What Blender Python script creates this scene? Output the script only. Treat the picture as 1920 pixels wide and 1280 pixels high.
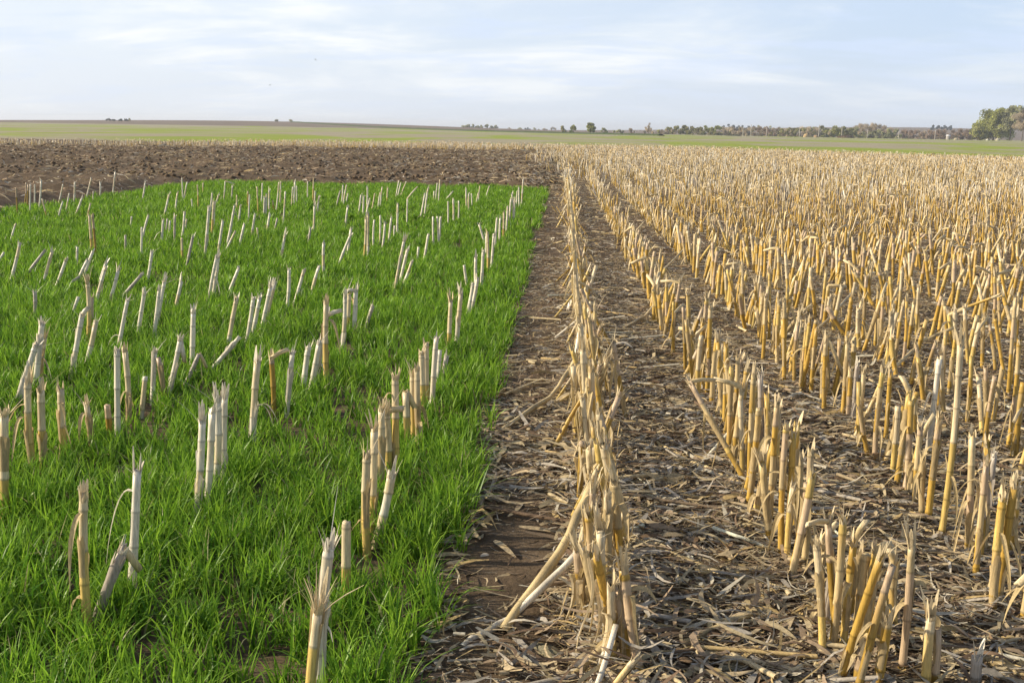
import bpy, math, random
import numpy as np
from mathutils import Matrix, Vector

R = math.radians
for o in list(bpy.data.objects):
    bpy.data.objects.remove(o)
COL = bpy.context.scene.collection
SC = bpy.context.scene

# ------------------------------------------------------------------ camera
F = 2030.0                 # focal length in pixels of the 1920 x 1280 photograph
H = 1.75                   # eye height
HOR0, HORS = 226.0, 0.0175 # horizon line: y = HOR0 + HORS * x
VPX = 1057.0               # where the corn rows meet the horizon
def _cd(px, py):
    v = np.array([px - 960.0, 640.0 - py, -F]); return v / np.linalg.norm(v)
_a = _cd(VPX, HOR0 + HORS * VPX)
_u = np.cross(_cd(1920, HOR0 + HORS * 1920), _cd(0, HOR0)); _u /= np.linalg.norm(_u)
if _u[1] < 0: _u = -_u
_x = np.cross(_a, _u); _x /= np.linalg.norm(_x)
RW = np.array([_x, _a, _u])            # world from camera
cam = bpy.data.cameras.new("camera"); camo = bpy.data.objects.new("camera", cam); COL.objects.link(camo)
M = np.eye(4); M[:3, :3] = RW; M[:3, 3] = (0, 0, H)
camo.matrix_world = Matrix(M.tolist())
cam.sensor_width = 36; cam.lens = 36 * F / 1920; cam.clip_start = 0.05; cam.clip_end = 20000
SC.camera = camo
SC.render.resolution_x, SC.render.resolution_y = 1024, 682
CAM = np.array([0, 0, H])
def ray(px, py):
    return RW @ _cd(px, py)
def gp(px, py, z=0.0):
    d = ray(px, py); return CAM + d * ((z - H) / d[2])
def at(px, py, Y):
    d = ray(px, py); return CAM + d * (Y / d[1])
def horizon(px): return HOR0 + HORS * px

# ------------------------------------------------------------------ world, sun, exposure
SUN_EL, SUN_AZ = 26.0, -92.0      # azimuth measured from +Y (down the rows), negative = left
sd = Vector((math.sin(R(SUN_AZ)) * math.cos(R(SUN_EL)), math.cos(R(SUN_AZ)) * math.cos(R(SUN_EL)), math.sin(R(SUN_EL))))
w = bpy.data.worlds.new("World"); SC.world = w; w.use_nodes = True
nt = w.node_tree; nt.nodes.clear()
N = nt.nodes.new; L = nt.links.new
out = N("ShaderNodeOutputWorld"); bg = N("ShaderNodeBackground"); bg.inputs[1].default_value = 0.10
sky = N("ShaderNodeTexSky"); sky.sky_type = 'NISHITA'; sky.sun_disc = False
sky.sun_elevation = R(SUN_EL); sky.sun_rotation = R(SUN_AZ)
sky.air_density = 1.0; sky.dust_density = 1.5; sky.ozone_density = 1.5
tc = N("ShaderNodeTexCoord"); sep = N("ShaderNodeSeparateXYZ"); L(tc.outputs["Generated"], sep.inputs[0])
zz = N("ShaderNodeMath"); zz.operation = 'MAXIMUM'; L(sep.outputs[2], zz.inputs[0]); zz.inputs[1].default_value = 0.0
za = N("ShaderNodeMath"); za.operation = 'ADD'; L(zz.outputs[0], za.inputs[0]); za.inputs[1].default_value = 0.16
dx = N("ShaderNodeMath"); dx.operation = 'DIVIDE'; L(sep.outputs[0], dx.inputs[0]); L(za.outputs[0], dx.inputs[1])
dy = N("ShaderNodeMath"); dy.operation = 'DIVIDE'; L(sep.outputs[1], dy.inputs[0]); L(za.outputs[0], dy.inputs[1])
cmb = N("ShaderNodeCombineXYZ"); L(dx.outputs[0], cmb.inputs[0]); L(dy.outputs[0], cmb.inputs[1])
def wnoise(scale, detail, rough, off, sx=1.0, sy=1.0, dist=0.0):
    mp = N("ShaderNodeMapping"); mp.inputs["Location"].default_value = off; mp.inputs["Scale"].default_value = (sx, sy, 1)
    L(cmb.outputs[0], mp.inputs[0])
    n = N("ShaderNodeTexNoise"); n.inputs["Scale"].default_value = scale; n.inputs["Detail"].default_value = detail
    n.inputs["Roughness"].default_value = rough; n.inputs["Distortion"].default_value = dist
    L(mp.outputs[0], n.inputs[0]); return n
def ramp(src, p0, p1, v0=0.0, v1=1.0):
    m = N("ShaderNodeMapRange"); m.interpolation_type = 'SMOOTHSTEP'
    m.inputs["From Min"].default_value = p0; m.inputs["From Max"].default_value = p1
    m.inputs["To Min"].default_value = v0; m.inputs["To Max"].default_value = v1
    L(src, m.inputs["Value"]); return m
# thin veil everywhere, thicker to the left; brighter streaks; soft grey-blue undersides
veil = ramp(sep.outputs[0], -0.55, 0.45, 1.0, 0.0)
n1 = wnoise(1.1, 8, 0.58, (3.1, 1.7, 0), 0.8, 1.1, 0.5)
n2 = wnoise(2.6, 6, 0.55, (9.3, 4.4, 2.0), 0.7, 1.3, 0.3)
c1 = ramp(n1.outputs["Fac"], 0.42, 0.72, 0.0, 0.9)
add = N("ShaderNodeMath"); add.operation = 'MULTIPLY_ADD'; L(veil.outputs[0], add.inputs[0]); add.inputs[1].default_value = 0.5; L(c1.outputs[0], add.inputs[2])
add.use_clamp = True
base = N("ShaderNodeMix"); base.data_type = 'RGBA'      # clear air against thin high cloud
base.inputs[0].default_value = 0.72
L(sky.outputs[0], base.inputs[6]); base.inputs[7].default_value = (4.7, 5.7, 7.4, 1)
mix = N("ShaderNodeMix"); mix.data_type = 'RGBA'
L(add.outputs[0], mix.inputs[0]); L(base.outputs[2], mix.inputs[6]); mix.inputs[7].default_value = (7.2, 7.35, 7.35, 1)
c2 = ramp(n2.outputs["Fac"], 0.46, 0.66, 0.0, 0.6)
mix2 = N("ShaderNodeMix"); mix2.data_type = 'RGBA'
L(c2.outputs[0], mix2.inputs[0]); L(mix.outputs[2], mix2.inputs[6]); mix2.inputs[7].default_value = (4.9, 5.75, 7.3, 1)
hz = ramp(sep.outputs[2], 0.0, 0.09, 0.65, 0.0)         # paler air low down
mix3 = N("ShaderNodeMix"); mix3.data_type = 'RGBA'
L(hz.outputs[0], mix3.inputs[0]); L(mix2.outputs[2], mix3.inputs[6]); mix3.inputs[7].default_value = (5.6, 6.1, 6.75, 1)
up = ramp(sep.outputs[2], 0.16, 0.55, 0.0, 0.85)       # the open sky overhead, clear and deep
mix4 = N("ShaderNodeMix"); mix4.data_type = 'RGBA'
L(up.outputs[0], mix4.inputs[0]); L(mix3.outputs[2], mix4.inputs[6]); L(sky.outputs[0], mix4.inputs[7])
L(mix4.outputs[2], bg.inputs[0]); L(bg.outputs[0], out.inputs[0])
sun = bpy.data.lights.new("sun", 'SUN'); sun.energy = 5.0; sun.angle = R(0.9); sun.color = (1.0, 0.875, 0.68)
suno = bpy.data.objects.new("sun", sun); COL.objects.link(suno)
suno.rotation_euler = sd.to_track_quat('Z', 'Y').to_euler()
SC.view_settings.view_transform = 'Standard'; SC.view_settings.look = 'None'
SC.view_settings.exposure = 0.55; SC.view_settings.gamma = 1.0
SC.cycles.max_bounces = 5; SC.cycles.diffuse_bounces = 3; SC.cycles.transmission_bounces = 3
SC.cycles.volume_bounces = 0; SC.cycles.use_denoising = True

# ------------------------------------------------------------------ helpers
rng = np.random.default_rng(7)
class G:
    """growing geometry: vertices, quads, triangles, a colour per vertex"""
    def __init__(s): s.v = []; s.q = []; s.t = []; s.c = []; s.n = 0
    def add(s, v, q=None, t=None, c=(1, 1, 1)):
        v = np.asarray(v, dtype=np.float32).reshape(-1, 3); k = len(v)
        c = np.asarray(c, dtype=np.float32)
        if c.ndim == 1: c = np.broadcast_to(c, (k, 3))
        s.v.append(v); s.c.append(c.reshape(-1, 3))
        if q is not None and len(q): s.q.append(np.asarray(q, dtype=np.int32).reshape(-1, 4) + s.n)
        if t is not None and len(t): s.t.append(np.asarray(t, dtype=np.int32).reshape(-1, 3) + s.n)
        s.n += k
    def arrays(s):
        V = np.concatenate(s.v) if s.v else np.zeros((0, 3), np.float32)
        C = np.concatenate(s.c) if s.c else np.zeros((0, 3), np.float32)
        Q = np.concatenate(s.q) if s.q else np.zeros((0, 4), np.int32)
        T = np.concatenate(s.t) if s.t else np.zeros((0, 3), np.int32)
        return V, Q, T, C
    def merge(s, o, off=(0, 0, 0)):
        V, Q, T, C = o.arrays(); s.add(V + np.asarray(off, np.float32), Q, T, C)
def build(name, g, mat, parent=None, loc=None, smooth=True):
    V, Q, T, C = g.arrays() if isinstance(g, G) else g
    me = bpy.data.meshes.new(name)
    me.vertices.add(len(V)); me.vertices.foreach_set("co", np.ascontiguousarray(V, np.float32).ravel())
    nl = len(Q) * 4 + len(T) * 3
    me.loops.add(nl); me.loops.foreach_set("vertex_index", np.concatenate([Q.ravel(), T.ravel()]).astype(np.int32))
    me.polygons.add(len(Q) + len(T))
    ls = np.concatenate([np.arange(len(Q)) * 4, len(Q) * 4 + np.arange(len(T)) * 3]).astype(np.int32)
    me.polygons.foreach_set("loop_start", ls)
    me.update(calc_edges=True)
    if smooth: me.polygons.foreach_set("use_smooth", np.ones(len(me.polygons), bool))
    ca = me.color_attributes.new("Col", 'FLOAT_COLOR', 'POINT')
    ca.data.foreach_set("color", np.concatenate([C, np.ones((len(C), 1), np.float32)], 1).astype(np.float32).ravel())
    me.materials.append(mat)
    o = bpy.data.objects.new(name, me); COL.objects.link(o)
    if parent is not None: o.parent = parent
    if loc is not None: o.location = loc
    return o
def tag(o, label=None, cat=None, group=None, kind=None):
    if label: o["label"] = label
    if cat: o["category"] = cat
    if group: o["group"] = group
    if kind: o["kind"] = kind
    return o
def empty(name, loc):
    o = bpy.data.objects.new(name, None); o.empty_display_size = 0.1; COL.objects.link(o); o.location = tuple(float(a) for a in loc); return o
def nrm(v):
    v = np.asarray(v, float); return v / (np.linalg.norm(v, axis=-1, keepdims=True) + 1e-9)
def tube(g, path, rad, n, col, cap=True, jag=0.0, r=rng, flat=1.0):
    path = np.asarray(path, float); S = len(path); rad = np.broadcast_to(np.asarray(rad, float), (S,))
    tan = np.gradient(path, axis=0); tan = nrm(tan)
    ref = np.array([0.0, 1.0, 0.0]) if abs(tan[0][1]) < 0.8 else np.array([1.0, 0, 0])
    a = nrm(np.cross(tan, ref)); b = np.cross(tan, a)
    th = np.linspace(0, 2 * np.pi, n, endpoint=False)
    ring = path[:, None, :] + rad[:, None, None] * (np.cos(th)[None, :, None] * a[:, None, :] + flat * np.sin(th)[None, :, None] * b[:, None, :])
    if jag > 0: ring[-1] += tan[-1] * (r.random((n, 1)) - 0.35) * jag
    col = np.asarray(col, float)
    if col.ndim == 1: col = np.broadcast_to(col, (S, 3))
    c = np.repeat(col, n, axis=0)
    i = np.arange(S - 1)[:, None] * n + np.arange(n)[None]; j = np.arange(S - 1)[:, None] * n + (np.arange(n)[None] + 1) % n
    q = np.stack([i, j, j + n, i + n], -1).reshape(-1, 4)
    v = ring.reshape(-1, 3); t = None
    if cap:
        v = np.concatenate([v, path[-1:] - tan[-1:] * (0.004 if jag > 0 else 0.0)]); k = S * n; l = (S - 1) * n
        t = [(l + m, l + (m + 1) % n, k) for m in range(n)]
        c = np.concatenate([c, [np.asarray(col[-1]) * 0.9]])
    g.add(v, q, t, c)
def strips(g, P, side, wid, col):
    """many ribbons at once. P (N,S,3) centre lines, side (N,3)|(N,S,3), wid (N,S), col (N,3)|(N,S,3)"""
    P = np.asarray(P, np.float32); Nn, S, _ = P.shape
    side = np.asarray(side, np.float32)
    if side.ndim == 2: side = side[:, None, :]
    off = side * (np.asarray(wid, np.float32)[..., None] * 0.5)
    V = np.stack([P - off, P + off], 2)                       # N,S,2,3
    col = np.asarray(col, np.float32)
    if col.ndim == 2: col = np.broadcast_to(col[:, None, :], (Nn, S, 3))
    Cc = np.repeat(col[:, :, None, :], 2, axis=2)
    b = (np.arange(Nn) * S * 2)[:, None] + (np.arange(S - 1) * 2)[None]
    q = np.stack([b, b + 1, b + 3, b + 2], -1).reshape(-1, 4)
    g.add(V.reshape(-1, 3), q, None, Cc.reshape(-1, 3))
def vnoise(x, y, sc, seed=0):
    x = np.asarray(x, float) / sc; y = np.asarray(y, float) / sc
    xi = np.floor(x).astype(np.int64); yi = np.floor(y).astype(np.int64); fx = x - xi; fy = y - yi
    def h(a, b):
        n = (a * 374761393 + b * 668265263 + seed * 1442695041) & 0x7fffffff
        n = ((n ^ (n >> 13)) * 1274126177) & 0x7fffffff
        return ((n ^ (n >> 16)) & 0xffff) / 65535.0
    fx = fx * fx * (3 - 2 * fx); fy = fy * fy * (3 - 2 * fy)
    return (h(xi, yi) * (1 - fx) + h(xi + 1, yi) * fx) * (1 - fy) + (h(xi, yi + 1) * (1 - fx) + h(xi + 1, yi + 1) * fx) * fy
def fbm(x, y, sc, seed=0, o=4):
    s = 0; a = 0.5
    for k in range(o): s = s + a * vnoise(x, y, sc / 2 ** k, seed + k * 17); a *= 0.5
    return s / (1 - 0.5 ** o)

# ------------------------------------------------------------------ materials
def mat_attr(name, rough=0.6, spec=0.3, streak=None, transl=0.0, bump=0.0, tint=(1, 1, 1), bscale=300):
    m = bpy.data.materials.new(name); m.use_nodes = True; t = m.node_tree; t.nodes.clear()
    n = t.nodes.new; l = t.links.new
    o = n("ShaderNodeOutputMaterial"); p = n("ShaderNodeBsdfPrincipled")
    a = n("ShaderNodeAttribute"); a.attribute_name = "Col"; src = a.outputs["Color"]
    p.inputs["Roughness"].default_value = rough; p.inputs["Specular IOR Level"].default_value = spec
    if streak or bump:
        tcd = n("ShaderNodeTexCoord"); mp = n("ShaderNodeMapping"); mp.inputs["Scale"].default_value = streak or (1, 1, 1)
        l(tcd.outputs["Object"], mp.inputs[0])
        ns = n("ShaderNodeTexNoise"); ns.inputs["Scale"].default_value = 1.0; ns.inputs["Detail"].default_value = 5; ns.inputs["Roughness"].default_value = 0.65
        l(mp.outputs[0], ns.inputs[0])
        mr = n("ShaderNodeMapRange"); mr.inputs["From Min"].default_value = 0.3; mr.inputs["From Max"].default_value = 0.7
        mr.inputs["To Min"].default_value = 0.62; mr.inputs["To Max"].default_value = 1.22; l(ns.outputs["Fac"], mr.inputs[0])
        vm = n("ShaderNodeVectorMath"); vm.operation = 'SCALE'; l(src, vm.inputs[0]); l(mr.outputs[0], vm.inputs["Scale"]); src = vm.outputs[0]
        if bump:
            bm = n("ShaderNodeBump"); bm.inputs["Strength"].default_value = bump; bm.inputs["Distance"].default_value = 0.002
            l(ns.outputs["Fac"], bm.inputs["Height"]); l(bm.outputs[0], p.inputs["Normal"])
    l(src, p.inputs["Base Color"])
    if transl > 0:
        tr = n("ShaderNodeBsdfTranslucent"); l(src, tr.inputs[0]); mx = n("ShaderNodeMixShader"); mx.inputs[0].default_value = transl
        l(p.outputs[0], mx.inputs[1]); l(tr.outputs[0], mx.inputs[2]); l(mx.outputs[0], o.inputs[0])
    else: l(p.outputs[0], o.inputs[0])
    return m
M_STEM = mat_attr("dry_stem", 0.42, 0.4, (260, 260, 14), 0, 0.5)
M_FRAY = mat_attr("frayed_fibre", 0.6, 0.25, (300, 300, 20), 0.15, 0.3)
M_LEAF = mat_attr("dry_leaf", 0.65, 0.25, (150, 150, 25), 0.3, 0.4)
M_RYE = mat_attr("rye_blade", 0.42, 0.25, None, 0.45)
M_LIT = mat_attr("leaf_litter", 0.7, 0.2, (90, 90, 90), 0.15, 0.3)
M_FAR = mat_attr("far_leaf", 0.8, 0.1, None, 0.45)
M_PLAIN = mat_attr("plain_rough", 0.8, 0.15, (3, 3, 3), 0, 0.0)

def soil_mat(name, kind):
    m = bpy.data.materials.new(name); m.use_nodes = True; t = m.node_tree; t.nodes.clear()
    n = t.nodes.new; l = t.links.new
    o = n("ShaderNodeOutputMaterial"); p = n("ShaderNodeBsdfPrincipled"); p.inputs["Roughness"].default_value = 0.9; p.inputs["Specular IOR Level"].default_value = 0.12
    l(p.outputs[0], o.inputs[0])
    tcd = n("ShaderNodeTexCoord")
    def noise(sc, det=6, ro=0.6, s=(1, 1, 1), dist=0.0):
        mp = n("ShaderNodeMapping"); mp.inputs["Scale"].default_value = s; l(tcd.outputs["Object"], mp.inputs[0])
        x = n("ShaderNodeTexNoise"); x.inputs["Scale"].default_value = sc; x.inputs["Detail"].default_value = det; x.inputs["Roughness"].default_value = ro
        x.inputs["Distortion"].default_value = dist; l(mp.outputs[0], x.inputs[0]); return x.outputs["Fac"]
    def cr(src, stops):
        c = n("ShaderNodeValToRGB"); e = c.color_ramp.elements
        e[0].position, e[0].color = stops[0][0], (*stops[0][1], 1); e[1].position, e[1].color = stops[-1][0], (*stops[-1][1], 1)
        for ps, cc in stops[1:-1]:
            k = e.new(ps); k.color = (*cc, 1)
        l(src, c.inputs[0]); return c.outputs[0]
    def mixc(f, a, b):
        x = n("ShaderNodeMix"); x.data_type = 'RGBA'
        if isinstance(f, float): x.inputs[0].default_value = f
        else: l(f, x.inputs[0])
        l(a, x.inputs[6]); l(b, x.inputs[7]); return x.outputs[2]
    def mr(src, a, b, c=0.0, d=1.0, smooth=True):
        x = n("ShaderNodeMapRange"); x.interpolation_type = 'SMOOTHSTEP' if smooth else 'LINEAR'
        x.inputs["From Min"].default_value = a; x.inputs["From Max"].default_value = b; x.inputs["To Min"].default_value = c; x.inputs["To Max"].default_value = d
        l(src, x.inputs["Value"]); return x.outputs[0]
    sp = n("ShaderNodeSeparateXYZ"); l(tcd.outputs["Object"], sp.inputs[0])
    soil = cr(noise(5, 10, 0.72), [(0.3, (0.06, 0.042, 0.026)), (0.5, (0.12, 0.085, 0.053)), (0.7, (0.17, 0.125, 0.08))])
    hf = noise(38, 8, 0.7)
    if kind == "near":
        # field beyond the corn: green growth with grey-tan thin patches, long streaks across the view
        patch = noise(0.028, 6, 0.6, (1.0, 0.42, 1), 0.8)
        green = cr(noise(0.05, 6, 0.6, (1, 2, 1)), [(0.3, (0.19, 0.235, 0.03)), (0.7, (0.27, 0.32, 0.045))])
        grey = cr(noise(0.09, 6, 0.6, (1, 2, 1)), [(0.3, (0.25, 0.22, 0.145)), (0.7, (0.34, 0.295, 0.21))])
        hay = mixc(mr(patch, 0.43, 0.54), green, grey)
        brown = cr(noise(0.02, 5, 0.6, (1, 3, 1)), [(0.3, (0.13, 0.10, 0.075)), (0.7, (0.19, 0.145, 0.105))])
        # brown ploughed land on the left rise, beyond ~800 m
        yb = n("ShaderNodeMath"); yb.operation = 'MULTIPLY_ADD'; l(sp.outputs[0], yb.inputs[0]); yb.inputs[1].default_value = -0.35; l(sp.outputs[1], yb.inputs[2])
        far = mr(yb.outputs[0], 780, 800)
        col = mixc(far, hay, brown)
        near = mr(sp.outputs[1], 104, 110)
        col = mixc(near, soil, col)
        l(col, p.inputs["Base Color"])
    else:
        l(soil, p.inputs["Base Color"])
    b = n("ShaderNodeBump"); b.inputs["Strength"].default_value = 0.9; b.inputs["Distance"].default_value = 0.02; l(hf, b.inputs["Height"]); l(b.outputs[0], p.inputs["Normal"])
    return m
M_GROUND = soil_mat("ground_mat", "near"); M_SOIL = soil_mat("soil_mat", "soil")

# ------------------------------------------------------------------ ground, hills
def grid(xs, ys, zf):
    X, Y = np.meshgrid(xs, ys); Z = zf(X, Y)
    V = np.stack([X, Y, Z], -1).reshape(-1, 3); nx, ny = len(xs), len(ys)
    i = (np.arange(ny - 1)[:, None] * nx + np.arange(nx - 1)[None]).ravel()
    return V, np.stack([i, i + 1, i + nx + 1, i + nx], -1)
def terrain(X, Y):
    z = 5.4 * np.exp(-((X + 280) / 240) ** 2 - ((Y - 1050) / 260) ** 2)
    z = z + 17 * np.exp(-((X - 620) / 430) ** 2 - ((Y - 1950) / 420) ** 2)
    return z
xs = np.concatenate([np.linspace(-6000, -900, 18), np.linspace(-850, 1500, 95), np.linspace(1600, 6000, 15)])
ys = np.concatenate([np.linspace(-60, 100, 5), np.linspace(150, 2600, 90), np.linspace(2800, 9000, 16)])
V, Q = grid(xs, ys, terrain)
g = G(); g.add(V, Q, None, (1, 1, 1))
tag(build("ground", g, M_GROUND), "open farmland running flat to the horizon", kind="structure")
# near soil sheet with real relief: flat paths between the rows, small ridges along them
def near_z(X, Y):
    return 0.004 + 0.030 * fbm(X, Y, 0.5, 3) + 0.012 * fbm(X, Y, 0.09, 9)
g = G()
V, Q = grid(np.arange(-12, 14, 0.055), np.arange(1.2, 14, 0.055), near_z); g.add(V, Q, None, (1, 1, 1))
tag(build("soil", g, M_SOIL), "brown soil under the rye and the corn rows", kind="structure")
g = G()
# ploughed soil behind the rye, rough with clods and furrows
def plough_z(X, Y):
    fur = 0.035 * np.sin((X * 0.10 + Y + 1.3 * vnoise(X, Y, 4, 71)) * 2 * np.pi / 1.7) * vnoise(X, Y, 5, 5)
    z = 0.26 * fbm(X + 0.3 * Y, Y - 0.3 * X, 1.1, 21, 4) ** 1.3 + 0.16 * fbm(X - 0.5 * Y, Y + 0.5 * X, 0.5, 31, 2) ** 1.5 + fur
    inl = np.maximum(Y - 32.7, -11.1 - X); fade = np.clip(inl / 0.6, 0, 1) * np.clip((0.2 - X) / 0.9, 0, 1) * np.clip((84 - Y) / 2, 0, 1)
    return 0.012 + z * fade
def edge_far(X): return 84 - 14 * np.clip((-X - 14) / 22, 0, 1) ** 1.2
xs = np.arange(-50, 0.6, 0.17); ys = np.arange(20, 84.5, 0.19)
X, Y = np.meshgrid(xs, ys); Z = plough_z(X, Y)
keep = ((Y > 32.2 + 0.5 * vnoise(X, Y, 1.5, 2)) | (X < -11.0)) & (Y < edge_far(X)) & (X < 0.15 - 1.6 * vnoise(X, Y, 1.6, 8) * np.clip((Y - 33) / 12, 0.25, 1))
nx, ny = len(xs), len(ys)
idx = (np.arange(ny - 1)[:, None] * nx + np.arange(nx - 1)[None])
kq = keep[:-1, :-1] & keep[1:, 1:] & keep[1:, :-1] & keep[:-1, 1:]
i = idx[kq]
g.add(np.stack([X, Y, Z], -1).reshape(-1, 3), np.stack([i, i + 1, i + nx + 1, i + nx], -1), None, (1, 1, 1))
tag(build("plowed_soil", g, M_SOIL), "dark tilled soil behind the rye plot", kind="structure")

# ------------------------------------------------------------------ corn stalks
AMBER = np.array((0.50, 0.315, 0.065)); GOLD = np.array((0.59, 0.42, 0.13)); TAN = np.array((0.56, 0.43, 0.225)); PINK = np.array((0.50, 0.37, 0.235))
PALE = np.array((0.74, 0.665, 0.52)); CREAM = np.array((0.64, 0.52, 0.32)); GREYT = np.array((0.42, 0.36, 0.29)); BROWN = np.array((0.20, 0.11, 0.05)); STRAW = np.array((0.60, 0.46, 0.23))
def stalk(base, top, rad, style, r, detail=2, top_kind="frayed", leaves=1, fold=None, droot=True):
    """parts of one cut corn stalk, in world space. style: pale | yellow | amber | brown | grey"""
    base = np.asarray(base, float); top = np.asarray(top, float); Lg = np.linalg.norm(top - base)
    n = {2: 12, 1: 7, 0: 4}[detail]
    inter = 0.115 + 0.05 * r.random()
    nodes = [0.03 + 0.05 * r.random()]
    while nodes[-1] + inter * 0.8 < Lg: nodes.append(nodes[-1] + inter * (0.85 + 0.35 * r.random()))
    nodes = [a for a in nodes if a < Lg - 0.02]
    side = nrm(np.cross(top - base, r.normal(size=3))); bow = (r.random() - 0.5) * 0.05 * Lg
    def pt(s):
        u = s / Lg; return base + (top - base) * u + side * bow * math.sin(math.pi * u)
    def icol(k, m):
        f = k / max(1, m)
        if style == "pale": c = PALE * (0.9 + 0.15 * r.random()) if r.random() < 0.8 else CREAM
        elif style == "yellow": c = (GOLD if f < 0.6 else CREAM) * (0.9 + 0.2 * r.random())
        elif style == "brown": c = (AMBER * 0.75 if f < 0.7 else PINK) * (0.85 + 0.2 * r.random())
        elif style == "grey": c = GREYT * (0.9 + 0.25 * r.random())
        else:
            c = AMBER if r.random() < (0.92 - 0.62 * f) else (TAN if r.random() < 0.55 else (GOLD if r.random() < 0.6 else PINK))
            c = c * (0.85 + 0.3 * r.random())
        return c
    S = []; Rr = []; Cc = []
    ext = 0.0 if not droot else 0.03
    segs = [0.0] + nodes + [Lg]
    for k in range(len(segs) - 1):
        a, b = segs[k], segs[k + 1]; c = icol(k, len(segs) - 2); c2 = c * 0.5 + icol(k + 1, len(segs) - 1) * 0.5 if r.random() < 0.4 else c
        rr = rad * (1.05 - 0.10 * k / len(segs)) * (0.95 + 0.1 * r.random())
        if detail == 0:
            S += [a, b - 0.004]; Rr += [rr, rr * 0.96]; Cc += [c, c2]; continue
        if k > 0: S += [a, a + 0.006]; Rr += [rr * 1.09, rr * 1.07]; Cc += [c * 0.62, c * 0.97]
        S += [a + 0.012, (a + b) / 2, b - 0.008]; Rr += [rr * 1.0, rr * 0.97, rr * 0.98]; Cc += [c, (c + c2) / 2, c2]
    if S[0] == 0.012: S[0] = 0.0
    S[0] = -ext; P = np.array([pt(s) for s in S]); order = np.argsort(S, kind="stable")
    P = P[order]; Rr = np.array(Rr)[order]; Cc = np.array(Cc)[order]
    stem = G(); tube(stem, P, Rr, n, Cc, True, jag=0.045 if top_kind == "frayed" else 0.008, r=r, flat=0.88)
    out_ = {"stem": [stem]}
    ax = nrm(P[-1] - P[-2]); a0 = nrm(np.cross(ax, r.normal(size=3)))
    # splintered fibres at the cut
    if top_kind in ("frayed", "split", "brush"):
        fr = G(); m = {2: int(9 + 9 * r.random()), 1: 6, 0: 2}[detail]
        if top_kind == "brush": m = 34
        fine = r.random(m) < 0.93 if top_kind == "brush" else r.random(m) < (0.45 if top_kind == "frayed" else 0.3)
        th = r.random(m) * 2 * np.pi; b0 = np.cross(ax, a0)
        rdir = np.cos(th)[:, None] * a0 + np.sin(th)[:, None] * b0
        ln = (0.015 + 0.06 * r.random(m) ** 1.6) * (1.5 if top_kind == "split" else 1.0) * np.where(fine, 1.3, 1.0)
        if top_kind == "brush": ln = 0.05 + 0.10 * r.random(m)
        wd = rad * np.where(fine, 0.16 + 0.15 * r.random(m), 0.7 + 0.7 * r.random(m)) * (1.3 if detail == 0 else 1.0)
        out = np.where(fine, 0.05 + 0.9 * r.random(m) ** 2, 0.0 + 0.22 * r.random(m) ** 2)
        if top_kind == "brush": out = 0.05 + 0.55 * r.random(m) ** 2; rdir = nrm(rdir + np.array([0.5, 0, 0]) * (r.random((m, 1)) < 0.5))
        sN = 4; u = np.linspace(0, 1, sN)[None, :, None]
        Pp = P[-1] - ax * 0.012 + rdir[:, None, :] * rad * 0.8 + (ax + rdir * out[:, None])[:, None, :] * ln[:, None, None] * u + rdir[:, None, :] * (u ** 2) * (ln * out)[:, None, None] * 0.8
        sd_ = np.cross(rdir, ax)
        cc = (PALE if style in ("pale", "grey") else CREAM * 1.02) * (0.85 + 0.25 * r.random((m, 1)))
        strips(fr, Pp, sd_, wd[:, None] * np.array([1, 0.95, 0.75, 0.25])[None], cc)
        out_["frayed_top"] = [fr]
    if fold is not None:           # broken-over upper piece still hanging on
        fg = G(); end = np.asarray(fold, float); mid = P[-1] * 0.5 + end * 0.5 + np.array([0, 0, 0.01])
        tube(fg, [P[-1] - ax * 0.01, P[-1] + ax * 0.008, mid, end], [rad * 0.95, rad * 0.85, rad * 0.85, rad * 0.8], n, [Cc[-1], STRAW, TAN * 1.1 if style != "pale" else PALE, CREAM], True, 0.02, r, 0.7)
        out_["broken_tip"] = [fg]
    lv = []
    for k in range(leaves):        # sheath remnants that peel off and hang as leaves
        lg = G(); s0 = Lg * (0.25 + 0.65 * r.random()); p0 = pt(s0); th = r.random() * 2 * np.pi
        hd = np.array([math.cos(th), math.sin(th), 0.0]); ll = 0.07 + 0.19 * r.random()
        nn = {2: 8, 1: 5, 0: 3}[detail]; u = np.linspace(0, 1, nn)
        droop = 0.5 + 1.2 * r.random(); rise = 0.35 * (r.random() < 0.5)
        P_ = p0 + hd * (rad * 0.9 + (u ** 0.9 * ll * (0.25 + 0.35 * r.random()))[:, None]) + np.array([0, 0, 1.0]) * ((rise * u - droop * u ** 2) * ll)[:, None]
        P_[:, :2] += (np.sin(u * 5 + r.random() * 6) * 0.008 * u)[:, None] * np.array([-hd[1], hd[0]])
        tw = (r.random() - 0.5) * 3.0; s_ = np.array([-hd[1], hd[0], 0.0])
        tg = nrm(np.gradient(P_, axis=0)); nb = np.cross(tg, s_)
        sdv = np.cos(tw * u)[:, None] * s_ + np.sin(tw * u)[:, None] * nb
        wd = (0.010 + 0.020 * r.random()) * np.interp(u, [0, 0.15, 0.6, 1], [0.8, 1.0, 0.8, 0.08])
        base_c = {"pale": PALE * 0.9, "grey": GREYT}.get(style, TAN if r.random() < 0.6 else STRAW)
        cc = base_c * (0.8 + 0.3 * r.random())
        if detail == 2:            # folded along the midrib
            nb2 = np.cross(tg, sdv); wv = wd * 0.35
            mid = P_ - nb2 * wv[:, None] * 0.5
            for sgn in (-1, 1):
                e = P_ + sdv * sgn * wd[:, None] * 0.5
                strips(lg, (mid + e)[None] / 2, nrm(e - mid)[None], np.linalg.norm(e - mid, axis=1)[None], (cc * (1.0 if sgn > 0 else 0.93))[None])
        else: strips(lg, P_[None], sdv[None], wd[None], cc[None])
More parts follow.
